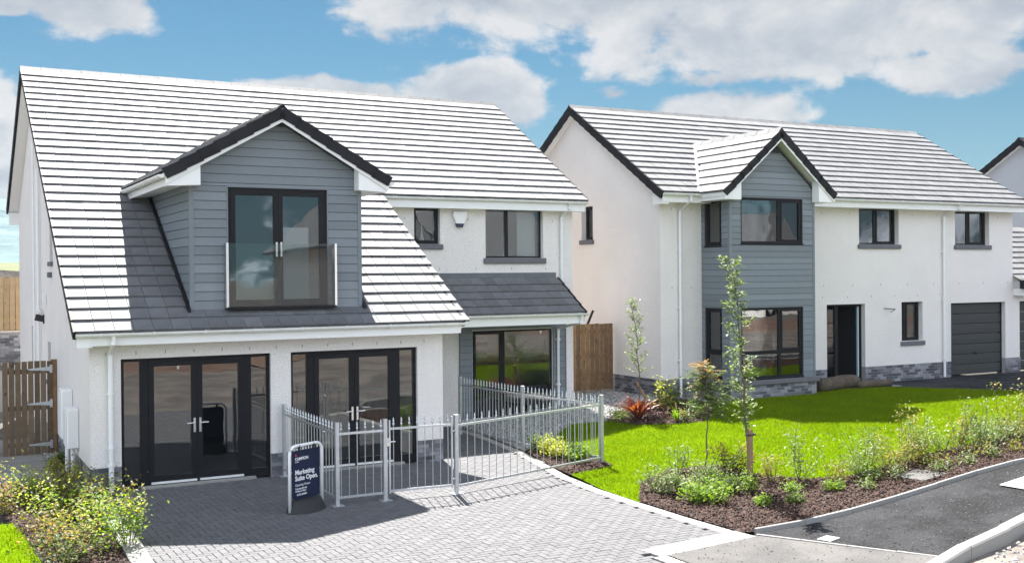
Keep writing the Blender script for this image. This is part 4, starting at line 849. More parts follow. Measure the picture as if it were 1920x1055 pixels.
ridge(BRo, (BR_A, fy-.01, BR_Z-.005), (BR_A, 2.1, BR_Z-.005), 8, (-cb, 0, -BR_S*cb), (cb, 0, -BR_S*cb), .12)
vm = MB().box(-.006, .006, -.004, -.0005, 0, .055).mesh('weep_vent', M['kerb'])
for z, xs in ((2.34, [4.4+.9*k for k in range(7)]), (2.66, [.35, .95]+[4.3+1.05*k for k in range(9)]), (4.60, [.35, .95, 5.3, 6.3, 8.7, 9.7, 12.3])):
    for x in xs: put('weep_vent', vm, H2, (x, 0, z))
for k in range(13): put('weep_vent', vm, H1, (.25+.47*k, 0, 2.22+.0*k))
for x in (6.9, 7.3, 8.9, 11.2): put('weep_vent', vm, H1, (x, YW, 4.75))
for k in range(5): put('weep_vent', vm, H1, (7.2+k*.95, YW, 3.6))
# fixing of a missing lamp
MB().tube([(7.55, -.03, 2.03), (7.85, -.16, 2.00)], .012, 5).tube([(7.85, -.16, 2.0), (7.72, -.1, 1.92)], .010, 5).build('lamp_bracket', M['rubber'], H2)
# ------------------------------------------------------------------ far right house
H3 = thing('house', 'far right house whose pebble dashed gable and low garage roof are cut by the frame', 'house', (31.6, 2.35, .44), 0)
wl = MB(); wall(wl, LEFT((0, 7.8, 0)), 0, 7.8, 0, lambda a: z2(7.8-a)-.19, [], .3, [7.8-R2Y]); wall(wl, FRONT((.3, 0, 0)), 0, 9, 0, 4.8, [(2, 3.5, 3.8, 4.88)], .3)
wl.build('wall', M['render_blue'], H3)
rf = MB(); slab(rf, -.2, 9.5, E2+.02, R2Y, z2, .13, -.055); slab(rf, -.2, 9.5, R2Y, 8.15, z2, .13, -.055); R3 = rf.build('roof', M['white'], H3)
tiled(R3, (-.235, E2-.05, z2(E2-.05)-.035), (1, 0, 0), (0, c2, S2*c2), 6, 15, .3, G2, None, 300)
MB().prism([(1.5, E2, z2(E2)-.02), (1.5, R2Y, R2Z-.02), (1.5, 8.15, z2(8.15)-.02), (1.5, 8.15, z2(8.15)-.05), (1.5, R2Y, R2Z-.05), (1.5, E2, z2(E2)-.05)], (8, 0, 0)).build('roof_tiling', M['tile'], R3)
verge(R3, (-.21, E2-.06, z2(E2-.06)-.02), (0, c2, S2*c2), 15, G2, (-1, 0, 0), .06, .17); verge(R3, (-.21, 8.18, z2(8.18)-.02), (0, -c2, S2*c2), 16, math.hypot(1, S2)*(8.18-R2Y)/16, (-1, 0, 0), .06, .17)
ridge(R3, (-.25, R2Y+.03, R2Z-.005), (9.5, R2Y+.03, R2Z-.005), 22, (0, -c2, -S2*c2), (0, c2, -S2*c2), .15, 'verge')
# its garage wing, butted to the middle house (local frame of the middle house)
GW = thing('garage_wing', 'single storey garage with ribbed tiles at the right edge beside the middle house', 'garage', H2P, -.010)
wl = MB(); wall(wl, FRONT((W2_+.002, 0, 0)), 0, 4.6, P2, 2.42, [(.30, 2.7, P2, 2.12)], .3); wl.build('wall', M['render'], GW)
gz_ = lambda y: 2.62+(y-E2)*S2
rf = MB(); slab(rf, W2_+.2, W2_+5.0, E2+.02, 2.6, gz_, .12, -.055); GR_ = rf.build('roof', M['white'], GW)
tiled(GR_, (W2_+.03, E2-.05, gz_(E2-.05)-.035), (1, 0, 0), (0, c2, S2*c2), 16, 11, .30, G2, None, 300)
MB().box(W2_+.02, W2_+5, E2, E2+.02, 2.36, 2.56).build('fascia', M['white'], GW); MB().box(W2_+.02, W2_+.3, E2+.02, -.002, 2.30, 2.5).build('eaves_box', M['white'], GW)
gutter(GW, W2_+.2, W2_+5, E2-.065, 2.575, .75)
MB().cbox(W2_-.10, W2_+.06, E2-.1, E2+.1, 2.50, 2.78, .02).tube([(W2_+.0, E2-.1, 2.55), (W2_+.45, E2-.12, 2.50)], .03, 6).build('stop_end', M['verge'], GW)
gd = MB(); ring(gd, W2_+.30, W2_+2.7, .0, 2.12, .045, .13, .2, .001); GDo = gd.build('garage_door', M['anthracite'], GW)
for k in range(7):
    z = .02+k*.296; p = MB(); a0, a1 = W2_+.346, W2_+2.65
    p.prism([(a0, .155, z+.006), (a0, .150, z+.012), (a0, .145, z+.15), (a0, .150, z+.284), (a0, .155, z+.291), (a0, .19, z+.291), (a0, .19, z+.006)], (a1-a0, 0, 0)); p.build('door_panel', M['garage'], GDo)
# ------------------------------------------------------------------ houses across the street (seen in the panes)
def far_house(x, y, rz, label, wd=9.):
    h = thing('house', label, 'house', (x, y, 0), rz, 'houses across the street')
    wl = MB(); wall(wl, FRONT((0, 0, 0)), 0, wd, 0, 5.0, [(1, 2.4, .9, 2.1), (5, 7, .9, 2.1), (1, 2.4, 3.6, 4.7), (5.5, 7, 3.6, 4.7), (3.2, 4.2, 0, 2.1)], .3)
    gt = lambda a: 8.2-abs(a-4.2)*.75
    wall(wl, LEFT((0, 8.4, 0)), 0, 8.1, 0, gt, [], .3, [4.2]); wall(wl, RIGHT((wd, .3, 0)), 0, 8.1, 0, gt, [], .3, [3.9]); wall(wl, BACK((wd-.3, 8.4, 0)), 0, wd-.6, 0, 5., [], .3); wl.build('wall', M['render'], h)
    for (a0, a1, z0, z1) in ((1, 2.4, .9, 2.1), (5, 7, .9, 2.1), (1, 2.4, 3.6, 4.7), (5.5, 7, 3.6, 4.7)): window(h, FRONT((a0, 0, z0)), a1-a0, z1-z0, [(0, (a1-a0)/2, 0, z1-z0, True), ((a1-a0)/2, a1-a0, 0, z1-z0, False)], .12, (.05, .05, .05))
    MB().box(3.2, 4.2, .12, .17, 0, 2.1).build('front_door', M['anthracite'], h)
    rf = MB(); zf = lambda yy: 8.3-abs(yy-4.2)*.75; slab(rf, -.3, wd+.3, -.5, 4.2, zf, .15, 0); slab(rf, -.3, wd+.3, 4.2, 8.9, zf, .15, 0); rf.build('roof', M['tile'], h); return h
far_house(38, -40, math.pi, 'white rendered house across the street, opposite the middle house')
far_house(22, -36, math.pi/2, 'white gable fronted house across the street, opposite the left house')
far_house(58, -42, math.pi, 'white rendered house across the street, farthest to the right')
sw = thing('timber_guard_rail', 'white rail fence on posts at the far side of the road', 'fence', (0, 0, 0))
pm = MB().box(-.04, .04, -.04, .04, -.2, .9).mesh('post', M['white']); rl = MB().box(0, 2.4, -.02, .02, .72, .84).mesh('rail', M['white'])
for k in range(14): put('post', pm, sw, (2+k*2.4, -26, 0)); put('rail', rl, sw, (2+k*2.4, -25.94, 0))
# ------------------------------------------------------------------ wall fixtures
al = thing('alarm_box', 'white and blue alarm box between the two upper windows', 'alarm box', (8.66, YW, 4.78))
MB().prism([(-.17, -.09, .17), (.17, -.09, .17), (.18, -.09, .10), (.10, -.09, -.10), (-.10, -.09, -.10), (-.18, -.09, .10)], (0, .089, 0)).build('cover', M['white'], al)
MB().prism([(-.10, -.085, -.101), (.10, -.085, -.101), (.06, -.085, -.19), (-.06, -.085, -.19)], (0, .08, 0)).build('beacon', M['alarmblue'], al)
for (yy, z0, z1, lab) in ((2.35, .62, 1.50, 'taller white meter box on the left gable wall'), (1.55, .55, 1.24, 'shorter white meter box nearest the front corner of the left gable')):
    mb_ = thing('meter_box', lab, 'meter box', (0, yy, 0), 0, 'meter boxes on the left gable'); MB().cbox(-.20, -.001, -.22, .22, z0, z1, .02).build('body', M['white'], mb_)
    MB().cbox(-.215, -.202, -.18, .18, z0+.06, z1-.06, .004).build('door', M['white'], mb_); MB().tube([(-.08, .0, z0), (-.08, .0, .0)], .04, 8).build('conduit', M['white'], mb_)
wl_ = thing('wall_lamp', 'black wall lamp on the left gable above the side gate', 'lamp', (0, 6.98, 2.6)); MB().cbox(-.03, -.001, -.05, .05, -.10, .10, .01).build('back_plate', M['blackbox'], wl_); MB().prism([(-.03, -.05, .08), (-.16, -.05, .12), (-.20, -.05, -.02), (-.03, -.05, -.06)], (0, .1, 0)).build('shade', M['blackbox'], wl_)
bx_ = thing('junction_box', 'small grey junction box below the narrow gable window', 'box', (0, 5.45, 3.55)); MB().cbox(-.08, -.001, -.11, .11, -.05, .06, .01).build('body', M['lead'], bx_)
vb = thing('outlet_vent', 'small white vent cover on the left gable above the lamp', 'vent', (0, 6.5, 3.05)); MB().cbox(-.08, -.001, -.08, .08, -.12, .12, .01).build('body', M['white'], vb)
# ------------------------------------------------------------------ railing enclosure
FP = [(3.173, -.09, 0), (3.132, -2.916, 0), (3.91, -2.922, 0), (5.086, -3.023, 0), (8.486, -2.058, 0.02), (8.02, .05, .03), (7.99, 2.79, .0)]
RL = thing('metal_railing', 'galvanised spear topped railing fencing off the glazed doors', 'railing', (3.132, -2.916, 0)); RO = Vector((3.132, -2.916, 0))
postm = MB().box(-.03, .03, -.03, .03, 0, 1.25).box(-.034, .034, -.034, .034, 1.25, 1.262).mesh('post', M['galv'])
platem = MB().cbox(-.09, .09, -.09, .09, 0, .012, .003).mesh('base_plate', M['galv'])
balm = MB().tube([(0, 0, .09), (0, 0, 1.13)], .0065, 6).mesh('baluster', M['galv'])
finm = MB().lathe([(.007, 1.13), (.014, 1.135), (.020, 1.155), (.012, 1.172), (.009, 1.18), (.016, 1.195), (.011, 1.225), (.002, 1.262)], (0, 0, 0), 7).mesh('finial', M['galv'])
def run(par, org, A, B, n, zt=1.085, zb=.12, z0=0., m0=.06, gate=False):
    A = Vector(A); B = Vector(B); D = B-A; h = math.atan2(D.y, D.x); L = D.xy.length
    for z in (zt, zb):
        b = MB(); b.box(0, 1, -.007, .007, -.018, .018); b.v = [(x*L, y, zz_+x*D.z) for x, y, zz_ in b.v]
        put('rail', b.mesh('rail', M['galv']), par, Vector((A.x, A.y, A.z+z))-org, (0, 0, h))
    for i in range(n):
        p = A+D*((i+.5)/n); o = put('baluster', balm, par, Vector((p.x, p.y, p.z))-org); put('finial', finm, o)
for i, (x, y, z) in enumerate(FP):
    if i == 6: continue
    o = put('post', postm, RL, Vector((x, y, z))-RO)
    if i < 4: put('base_plate', platem, o)
put('post', postm, RL, Vector(FP[6])-RO)
run(RL, RO, FP[0], FP[1], 19); run(RL, RO, FP[1], FP[2], 6); run(RL, RO, FP[3], FP[4], 22); run(RL, RO, FP[4], FP[5], 20); run(RL, RO, FP[5], FP[6], 21)
GT = thing('metal_gate', 'small galvanised gate with latch in the spear topped railing', 'gate', FP[3]); GO = Vector(FP[3])
A = Vector(FP[2])+Vector((.075, -.005, .02)); B = Vector(FP[3])-Vector((.075, -.005, -.02)); run(GT, GO, A, B, 8)
for p in (A, B): put('stile', MB().box(-.012, .012, -.012, .012, .08, 1.22).mesh('stile', M['galv']), GT, p-GO)
MB().box(.0, .07, -.02, .02, .82, .94).tube([(.03, -.02, .89), (.03, -.06, .89), (.13, -.06, .89)], .009, 6).build('latch', M['silver'], GT, A-GO-Vector((.06, 0, 0)))
for z in (.22, .98): MB().tube([(0, 0, z), (.075, 0, z)], .012, 6).tube([(-.0, 0, z-.03), (0, 0, z+.03)], .018, 6).build('hinge', M['galv'], GT, B-GO)
# ------------------------------------------------------------------ pavement sign
a_ = Vector((2.33, -3.12)); b_ = Vector((2.93, -2.80)); hd = math.atan2(b_.y-a_.y, b_.x-a_.x); SW = (b_-a_).length
SG = thing('pavement_sign', 'navy pavement sign in a white tubular frame by the railing', 'sign', (a_.x, a_.y, 0), hd)
pts = [(0, 0, .02), (0, 0, .86)]+[(.12-.12*math.cos(t), 0, .86+.12*math.sin(t)) for t in (math.pi/8, math.pi/4, math.pi*3/8, math.pi/2)]
pts += [(SW-p[0], 0, p[2]) for p in pts[::-1]]
MB().tube(pts, .024, 8).build('frame', M['white'], SG, smooth=True)
def rrect(x0, x1, z0, z1, r, y):
    o = []
    for cx, cz, s in ((x1-r, z0+r, -90), (x1-r, z1-r, 0), (x0+r, z1-r, 90), (x0+r, z0+r, 180)):
        for k in range(5): t = math.radians(s+k*22.5); o.append((cx+r*math.cos(t), y, cz+r*math.sin(t)))
    return o
MB().prism(rrect(.055, SW-.055, .19, .91, .05, -.006), (0, .012, 0)).build('panel', M['navy'], SG)
bs = MB(); n = 20
for (r1, r2, z) in ((.52, .30, 0), (.50, .28, .06), (.42, .16, .17), (.36, .10, .185)):
    bs.v += [(SW/2+r1*.68*math.cos(2*math.pi*k/n), r2*.75*math.sin(2*math.pi*k/n), z) for k in range(n)]
for j in range(3):
    for k in range(n): q = (k+1) % n; bs.f.append((j*n+k, j*n+q, (j+1)*n+q, (j+1)*n+k))
bs.f.append(tuple(range(3*n, 4*n))); bs.build('base', M['rubber'], SG, smooth=True)
for x in (.19, SW-.19): MB().box(x-.018, x+.018, -.022, .022, .90, .99).build('clip', M['blackbox'], SG)
for k in range(9): MB().box(.10+k*(SW-.2)/8-.008, .10+k*(SW-.2)/8+.008, -.004, .004, .912, .945).build('ring_tab', M['white'], SG)
def text(body, x, z, size, par, m='print', bold=0.):
    cu = bpy.data.curves.new('lettering', 'FONT'); cu.body = body; cu.size = size; cu.extrude = .0008; cu.offset = bold; cu.resolution_u = 3
    o = bpy.data.objects.new('tmp', cu); C.objects.link(o); dg_ = bpy.context.evaluated_depsgraph_get(); me = bpy.data.meshes.new_from_object(o.evaluated_get(dg_)); bpy.data.objects.remove(o)
    me.materials.clear(); me.materials.append(M[m]); put('lettering', me, par, (x, -.0085, z), (math.pi/2, 0, 0))
text('CAMPION', .105, .765, .062, SG, bold=.0016); text('HOMES', .105, .733, .026, SG)
MB().prism([(.105, -.0085, .845), (.125, -.0085, .862), (.15, -.0085, .835), (.13, -.0085, .822)], (0, .002, 0)).build('logo_mark', M['red'], SG)
text('Marketing', .105, .555, .100, SG, bold=.0028); text('Suite Open.', .105, .465, .100, SG, bold=.0028)
text('Opening Hours', .105, .385, .050, SG); text('Thursday-Monday', .105, .335, .034, SG, bold=.0008); text('10.30am-5.30pm', .105, .298, .034, SG, bold=.0008); text('01592 800800', .14, .245, .036, SG, bold=.0008)
# ------------------------------------------------------------------ timber gates and fence
def timbergate(name, label, loc, rz, w_, z0, z1, nb, m, bw=.1, hinges=None, gap=0.02, cat='gate', rails=3):
    t = thing(name, label, cat, loc, rz); stp = w_/nb
    for i in range(nb):
        hh = z1+random.uniform(-.008, .008); zb0 = z0+random.uniform(-.006, .006)
        MB().cbox(i*stp+gap/2, (i+1)*stp-gap/2, -.011, .011, zb0, hh, .003).build('board', m, t)
    for k in range(rails):
        z = z0+.2+(z1-z0-.4)*k/(rails-1); MB().box(.02, w_-.02, .012, .055, z-.045, z+.045).build('rail', m, t)
    if hinges:
        for z in hinges:
            x1 = w_-.03; h = MB(); h.prism([(x1, -.018, z-.045), (x1, -.018, z+.045), (x1-.42, -.018, z+.012), (x1-.42, -.018, z-.012)], (0, .005, 0)); h.box(x1-.03, x1+.02, -.024, -.012, z-.08, z+.08); h.build('strap_hinge', M['galv'], t)
    return t
timbergate('timber_gate', 'weathered board gate with three strap hinges left of the left house', (-1.0, 4.62, 0), 0, .92, .03, 1.86, 8, M['timber_grey'], hinges=(1.70, 1.02, .22), gap=.018)
timbergate('timber_fence', 'weathered board panel beside the hinged gate at the left edge', (-2.9, 4.66, 0), 0, 1.85, .03, 1.86, 16, M['timber_grey'], gap=.018, cat='fence')
gp = thing('gate_post', 'square timber post the left gate hangs from', 'post', (-.06, 4.62, 0)); MB().cbox(-.05, .05, .0, .1, -.1, 1.88, .005).build('post', M['timber'], gp)
timbergate('timber_gate', 'tall brown board gate closing the gap between the two houses', (11.80, 5.0, 0), 0, 1.70, .50, 2.20, 12, M['timber'], gap=.014)
st = thing('timber_brace', 'dark slanting timber prop behind the gate between the houses', 'post', (12.9, 5.4, 2.0)); MB().tube([(-.1, 0, -.2), (.32, .1, .52)], .035, 5).build('pole', M['verge'], st)
RW = thing('boundary_wall', 'grey brick retaining wall behind the left house', 'wall', (-4.5, 14.6, 0)); RWp = MB().box(0, 4.8, .01, .25, -.3, 1.96).build('wall_core', M['mortar'], RW)
bricks(RW, FRONT((2.3, 0, 0)), 0, 2.5, .95, 13, 31)
MB().cbox(-.02, 4.85, -.03, .28, 1.965, 2.02, .01).build('coping', M['concrete'], RW)
FN = thing('timber_fence', 'light timber board fence on top of the grey brick wall', 'fence', (-4.5, 14.7, 2.03)); x = 0; i = 0
while x < 4.8: MB().cbox(x, x+.135, -.012 if i % 2 else -.03, .0 if i % 2 else -.012, 0, 1.50+random.uniform(-.01, .01), .003).build('board', M['timber_light'], FN); x += .15; i += 1
for z in (.3, 1.2): MB().box(0, 4.8, .001, .04, z-.04, z+.04).build('rail', M['timber_light'], FN)
EM = terr('soil_mound', [-14, -10, -6, -3, 0, 3], [30, 31.5, 33, 34.5, 36], lambda x, y: [0, 2.2, 3.75, 2.6, 0][int((y-30)/1.5)]*(.95+.10*math.sin(x*1.7+y)), M['moundsoil'])
vn = thing('site_cabin', 'white site cabin with a blue stripe beyond the rear fence', 'cabin', (-10, 24, 0)); MB().cbox(0, 9, 0, 2.4, .3, 4.0, .05).build('body', M['lead'], vn); MB().box(-.0, 9, -.012, -.001, 3.62, 3.70).build('stripe', M['bluefilm'], vn); MB().cbox(-.05, 9.05, -.05, 2.45, 3.72, 4.0, .02).build('roof', M['white'], vn)
# ------------------------------------------------------------------ small ground things
def slabthing(name, label, cat, x, y, w_, d_, h, rz, m, t=.03): 
    o = MB().cbox(-w_/2, w_/2, -d_/2, d_/2, 0, t, .005).build(name, m, None, (x, y, gz(x)+h)); o.rotation_euler = (0, -.07 if 8.5 < x < 13 else 0, rz); o['label'] = label; o['category'] = cat; return o
slabthing('concrete_slab', 'grey concrete slab lying in the mulch bed by the edging', 'slab', 11.3, -6.82, .62, .52, .02, .1, M['oldslab'], .03)
slabthing('white_slab', 'pale square slab lying on the dark footway at the right edge', 'slab', 12.0, -8.25, .8, .55, .008, .1, M['paper'], .015)
sc1 = slabthing('utility_cover', 'small steel utility cover set in the footway near the drive', 'cover', 7.95, -8.22, .26, .20, .006, .3, M['galv'], .012)
slabthing('manhole_cover', 'flat inspection cover on the drive of the middle house', 'cover', 25.2, .55, 1.6, .7, .006, 0, M['slab'], .03)
gr = thing('drain_grate', 'dark ribbed drain grate in the road below the kerb', 'grate', (10.35, -9.72, gz(10.35)-.11)); ring(b := MB(), -.25, .25, -.0, .0, .001, 0, .001)
MB().box(-.25, -.22, -.2, .2, 0, .02).box(.22, .25, -.2, .2, 0, .02).box(-.22, .22, -.2, -.18, 0, .02).box(-.22, .22, .18, .2, 0, .02).build('frame', M['rubber'], gr)
for k in range(8): MB().box(-.20+k*.055, -.18+k*.055, -.18, .18, 0, .015).build('bar', M['galv'], gr)
def rock(name, label, x, y, s, z=None):
    bm = bmesh.new(); bmesh.ops.create_icosphere(bm, subdivisions=1, radius=s)
    for v in bm.verts: v.co *= random.uniform(.65, 1.15); v.co.z *= .6
    mb_ = MB(); mb_.addbm(bm); o = mb_.build(name, M['rubble'], None, (x, y, (gz(x)-.115 if z is None else z)+s*.25)); o['label'] = label; o['category'] = 'stone'; o['group'] = 'rubble on the road edge'; return o
rdl = random.Random(5)
for x, y, q, lb in ((9.55, -9.95, .07, 'pale rounded stone in the dirt just below the kerb'), (9.25, -10.0, .05, 'pinkish stone left of the pale one below the kerb'), (8.95, -10.05, .045, 'grey stone nearest the lower frame edge below the kerb')): rock('rubble_stone', lb, x, y, q)
chips([(8.3, -10.6), (8.4, -9.85), (10, -9.55), (12, -9.35), (12, -10.6)], 90, .05, M['stone'], 'road_grit', 'loose grit and dirt on the road below the kerb', -.115, .8)
chips([(7.5, -7.62), (8.3, -9.4), (8.75, -9.40), (8.2, -8.2), (7.8, -7.62)], 40, .022, M['chip'], 'loose_grit', 'dark grit scattered on the footway end', .004, .6)
chips(FW, 45, .022, M['gritstone'], 'footway_grit', 'fine grit scattered over the dark footway', .006, .7)
chips(CROSS, 30, .02, M['gritstone'], 'crossing_grit', 'fine grit scattered over the dusty tarmac', .002, .7)
rr = thing('rolled_matting', 'brown rolls of matting lying by the door of the middle house', 'matting', (17.75, 2.05, .44))
for k, (dx, dy, L, r, a) in enumerate(((0, -.1, 1.5, .17, .12), (.35, .25, 1.6, .15, .2), (1.35, -.1, 1.1, .10, -.1))):
    pp = [(dx+L*t*math.cos(a), dy+L*t*math.sin(a), r*(1-.12*math.sin(t*7))) for t in (0, .15, .4, .6, .85, 1)]; MB().tube(pp, r, 12).build('roll', M['hessian'], rr, smooth=True)
# ------------------------------------------------------------------ plants
class Plant:
    def __init__(s, seed): s.st = MB(); s.L = []; s.r = random.Random(seed)
    def stem(s, p0, p1, r0, r1, bend=.1, n=6):
        p0 = Vector(p0); p1 = Vector(p1); L = (p1-p0).length; o = Vector((s.r.uniform(-1, 1), s.r.uniform(-1, 1), 0))*bend*L; pts = []
        for i in range(n): t = i/(n-1); pts.append(p0+(p1-p0)*t+o*math.sin(t*math.pi)*.5+Vector((s.r.uniform(-1, 1), s.r.uniform(-1, 1), 0))*L*.012)
        s.st.tube(pts, r0, 5, r1); return pts
    def leaf(s, p, size, up=.3, wid=.5, d=None):
        r = s.r; p = Vector(p)
        if d is None: a = r.uniform(0, 6.283); d = Vector((math.cos(a), math.sin(a), r.uniform(-.4, .6)+up))
        d = d.normalized(); w_ = d.cross(Vector((r.uniform(-.5, .5), r.uniform(-.5, .5), 1))).normalized(); nrm = w_.cross(d)*.12*size; s_ = size*r.uniform(.6, 1.25)
        s.L.append([p, p+d*s_*.5+w_*s_*wid*.5+nrm, p+d*s_, p+d*s_*.5-w_*s_*wid*.5+nrm])
    def spray(s, p, n, rad, size, **k):
        for _ in range(n): s.leaf(Vector(p)+Vector((s.r.gauss(0, rad), s.r.gauss(0, rad), s.r.gauss(0, rad*.8))), size, **k)
    def pinnate(s, p, d, length, size, pairs=5):
        d = Vector(d).normalized(); side = d.cross(Vector((0, 0, 1))).normalized(); p = Vector(p)
        s.st.tube([p, p+d*length*.5+Vector((0, 0, .02)), p+d*length], .003, 3)
        for k in range(pairs):
            q = p+d*length*(.3+.7*k/pairs)
            for sg in (-1, 1): s.leaf(q, size, d=(side*sg+d*.7+Vector((0, 0, s.r.uniform(-.35, .35)))), wid=.4)
        s.leaf(p+d*length, size, d=d, wid=.4)
    def build(s, root, leafm, crown='foliage', stemname='stem', extra=None):
        if s.st.v: s.st.build(stemname, M['bark'], root)
        if s.L:
            V = np.array([[tuple(q) for q in l] for l in s.L]).reshape(-1, 3); F = np.arange(len(V)).reshape(-1, 4)
            put(crown, fastmesh(crown, V, F, M[leafm], 4), root)
def bush(name, label, cat, x, y, h, w_, leafm, seed, ns=7, nl=40, ls=.05, group=None, up=.4, z=None, dens=1., tipm=None):
    t = thing(name, label, cat, (x, y, (gz(x) if z is None else z)), 0, group); P = Plant(seed); T2 = Plant(seed+500)
    for k in range(ns):
        a = P.r.uniform(0, 6.283); rr = w_*.5*math.sqrt(P.r.random()); hh = h*P.r.uniform(.6, 1.0); pts = P.stem((math.cos(a)*.04, math.sin(a)*.04, 0), (math.cos(a)*rr, math.sin(a)*rr, hh), .006, .002, .25)
        for i in range(int(nl*dens*1.45)):
            tt = .22+.78*P.r.random(); q = tt*(len(pts)-1); j = min(int(q), len(pts)-2); p = pts[j].lerp(pts[j+1], q-j); rad = .03+w_*.10
            (T2 if (tipm and tt > .8) else P).spray(p, 1, rad*(.5+.5*P.r.random()), ls*1.12, up=up)
    P.build(t, leafm)
    if T2.L: T2.build(t, tipm, 'young_leaves')
    return t
def dist(x, y): return (x+2.443)*.48+(y+18.676)*.877
# whips and shrubs of the front bed: x, y, height, width, leaf
bush('shrub', 'dense lime green shrub low in the front bed left of the staked tree', 'shrub', 7.95, -5.75, .34, .75, 'leaf_lime', 1, 16, 46, .06)
bush('shrub', 'grey green shrub at the left tip of the front bed', 'shrub', 7.75, -4.75, .45, .7, 'leaf_grey', 2, 12, 40, .05)
bush('shrub', 'pale variegated shrub behind the lime green one in the front bed', 'shrub', 8.15, -4.95, .38, .6, 'leaf_grey', 3, 12, 40, .05)
bush('shrub', 'thin upright shrub at the back of the front bed beside the bronze leaved tree', 'shrub', 8.9, -3.75, .62, .5, 'leaf_grey', 4, 7, 26, .05)
bush('shrub', 'silvery leaved shrub between the two young trees', 'shrub', 8.75, -4.85, .48, .75, 'leaf_grey', 5, 14, 42, .05)
bush('shrub', 'purple grey shrub with orange young growth behind the stake', 'shrub', 9.35, -4.65, .62, .75, 'leaf_purple', 6, 13, 40, .05, tipm='leaf_pink')
bush('shrub', 'low dark green mound just left of the stake', 'shrub', 8.65, -5.35, .28, .55, 'leaf', 7, 14, 44, .04)
bush('shrub', 'small bright shrub at the foot of the stake', 'shrub', 8.95, -5.55, .34, .4, 'leaf_lime', 8, 8, 30, .045)
bush('shrub', 'slender shrub with silver leaf tips right of the stake', 'shrub', 9.95, -5.6, .98, .75, 'leaf_grey', 9, 8, 38, .055)
bush('shrub', 'low olive shrub under the slender silver tipped one', 'shrub', 9.6, -5.35, .5, .6, 'leaf_bronze', 10, 9, 34, .045)
bush('shrub', 'wide arching shrub in the second third of the front bed', 'shrub', 10.9, -6.0, .80, 1.05, 'leaf_grey', 12, 10, 40, .05)
bush('shrub', 'tangled olive shrub leaning over the lawn edge', 'shrub', 11.4, -6.15, .62, .9, 'leaf_bronze', 13, 10, 38, .045)
grp = 'young whips planted along the lawn edge'
lab = ['first thin whip right of the arching shrub', 'second whip, rusty leaved, in line with the sunlit lawn', 'third whip with pale leaves near the slab', 'fourth, tallest whip standing before the shadow tip', 'fifth whip with bushy lower twigs', 'sixth whip with sparse yellow leaves', 'seventh whip, bushy and white flowered', 'eighth whip leaning left near the right edge', 'ninth whip rising above the dense end of the bed', 'tenth whip, cut by the right edge of the frame']
whips = [(11.95, -5.35, .85, .5, 'leaf_grey'), (12.35, -5.0, .95, .6, 'leaf_bronze'), (12.95, -5.35, 1.0, .7, 'leaf_bronze'), (13.6, -5.35, 1.1, .45, 'leaf_grey'), (14.1, -5.2, .75, .6, 'leaf'), (15.1, -5.1, 1.1, .55, 'leaf_bronze'), (15.9, -5.2, .95, .95, 'leaf_grey'), (16.9, -4.95, 1.1, .6, 'leaf'), (17.7, -4.9, .8, .9, 'leaf_bronze'), (18.4, -4.7, 1.2, .7, 'leaf')]
shf = lambda x: -.35-.45*float(sm((17-x)/4.))
for i, (x, y, h, w_, lm_) in enumerate(whips): bush('whip', lab[i], 'shrub', x, y+shf(x)*.95, h, w_, lm_, 20+i, 6, 30, .055, group=grp)
rd9 = random.Random(99); od = ['first', 'second', 'third', 'fourth', 'fifth', 'sixth', 'seventh', 'eighth', 'ninth', 'tenth', 'eleventh', 'twelfth', 'thirteenth', 'fourteenth', 'fifteenth', 'sixteenth', 'seventeenth', 'eighteenth']
for i in range(18):
    x = 10.2+i*.52; y = -5.22-.2*rd9.random()-.08*math.sin(i)+shf(x); bush('scrub_plant', od[i]+' leafy scrub plant from the left in the low row between whips and mulch', 'plant', x, y, rd9.uniform(.35, .62), rd9.uniform(.5, .8), ['leaf_grey', 'leaf_bronze', 'leaf_lime', 'leaf'][rd9.randrange(4)], 300+i, 9, 24, .05, group='low scrub along the back of the front bed')
for i in range(12):
    x = 10.2+i*.72; y = -6.55-.35*rd9.random(); bush('mulch_plant', od[i]+' small plant from the left in the sparse front row near the edging', 'plant', x, y, rd9.uniform(.14, .28), rd9.uniform(.3, .6), ['leaf_grey', 'leaf_bronze', 'leaf'][rd9.randrange(3)], 340+i, 7, 16, .045, group='small plants in the mulch by the footway')
lowl = ['small green tuft in the mulch below the stake', 'small green tuft near the footway edging', 'yellow green tuft between the stake and the slab', 'sprawling low plant behind the slab', 'low olive carpet plant right of the slab', 'dense low plant at the right end of the bed', 'ragged low plant before the arching shrub', 'low seedling in the middle of the mulch']
for i, (x, y, h, w_, lm_) in enumerate([(8.55, -6.35, .16, .35, 'leaf_lime'), (8.95, -6.55, .14, .3, 'leaf'), (9.85, -6.4, .18, .35, 'leaf_lime'), (12.0, -6.45, .22, .8, 'leaf_bronze'), (12.9, -6.4, .24, 1.0, 'leaf_bronze'), (15.3, -5.9, .42, 1.5, 'leaf_grey'), (10.6, -6.4, .2, .5, 'leaf'), (9.4, -6.0, .14, .3, 'leaf_lime')]): bush('low_plant', lowl[i], 'plant', x, y, h, w_, lm_, 40+i, 10, 22, .045)
for i in range(5): bush('low_plant', ['first', 'second', 'third', 'fourth', 'fifth'][i]+' pale ground shrub from the left in the thick far end of the bed', 'plant', 14.2+i*.85, -5.75+.08*i, .4, 1.0, ['leaf_grey', 'leaf_bronze'][i % 2], 60+i, 12, 26, .05)
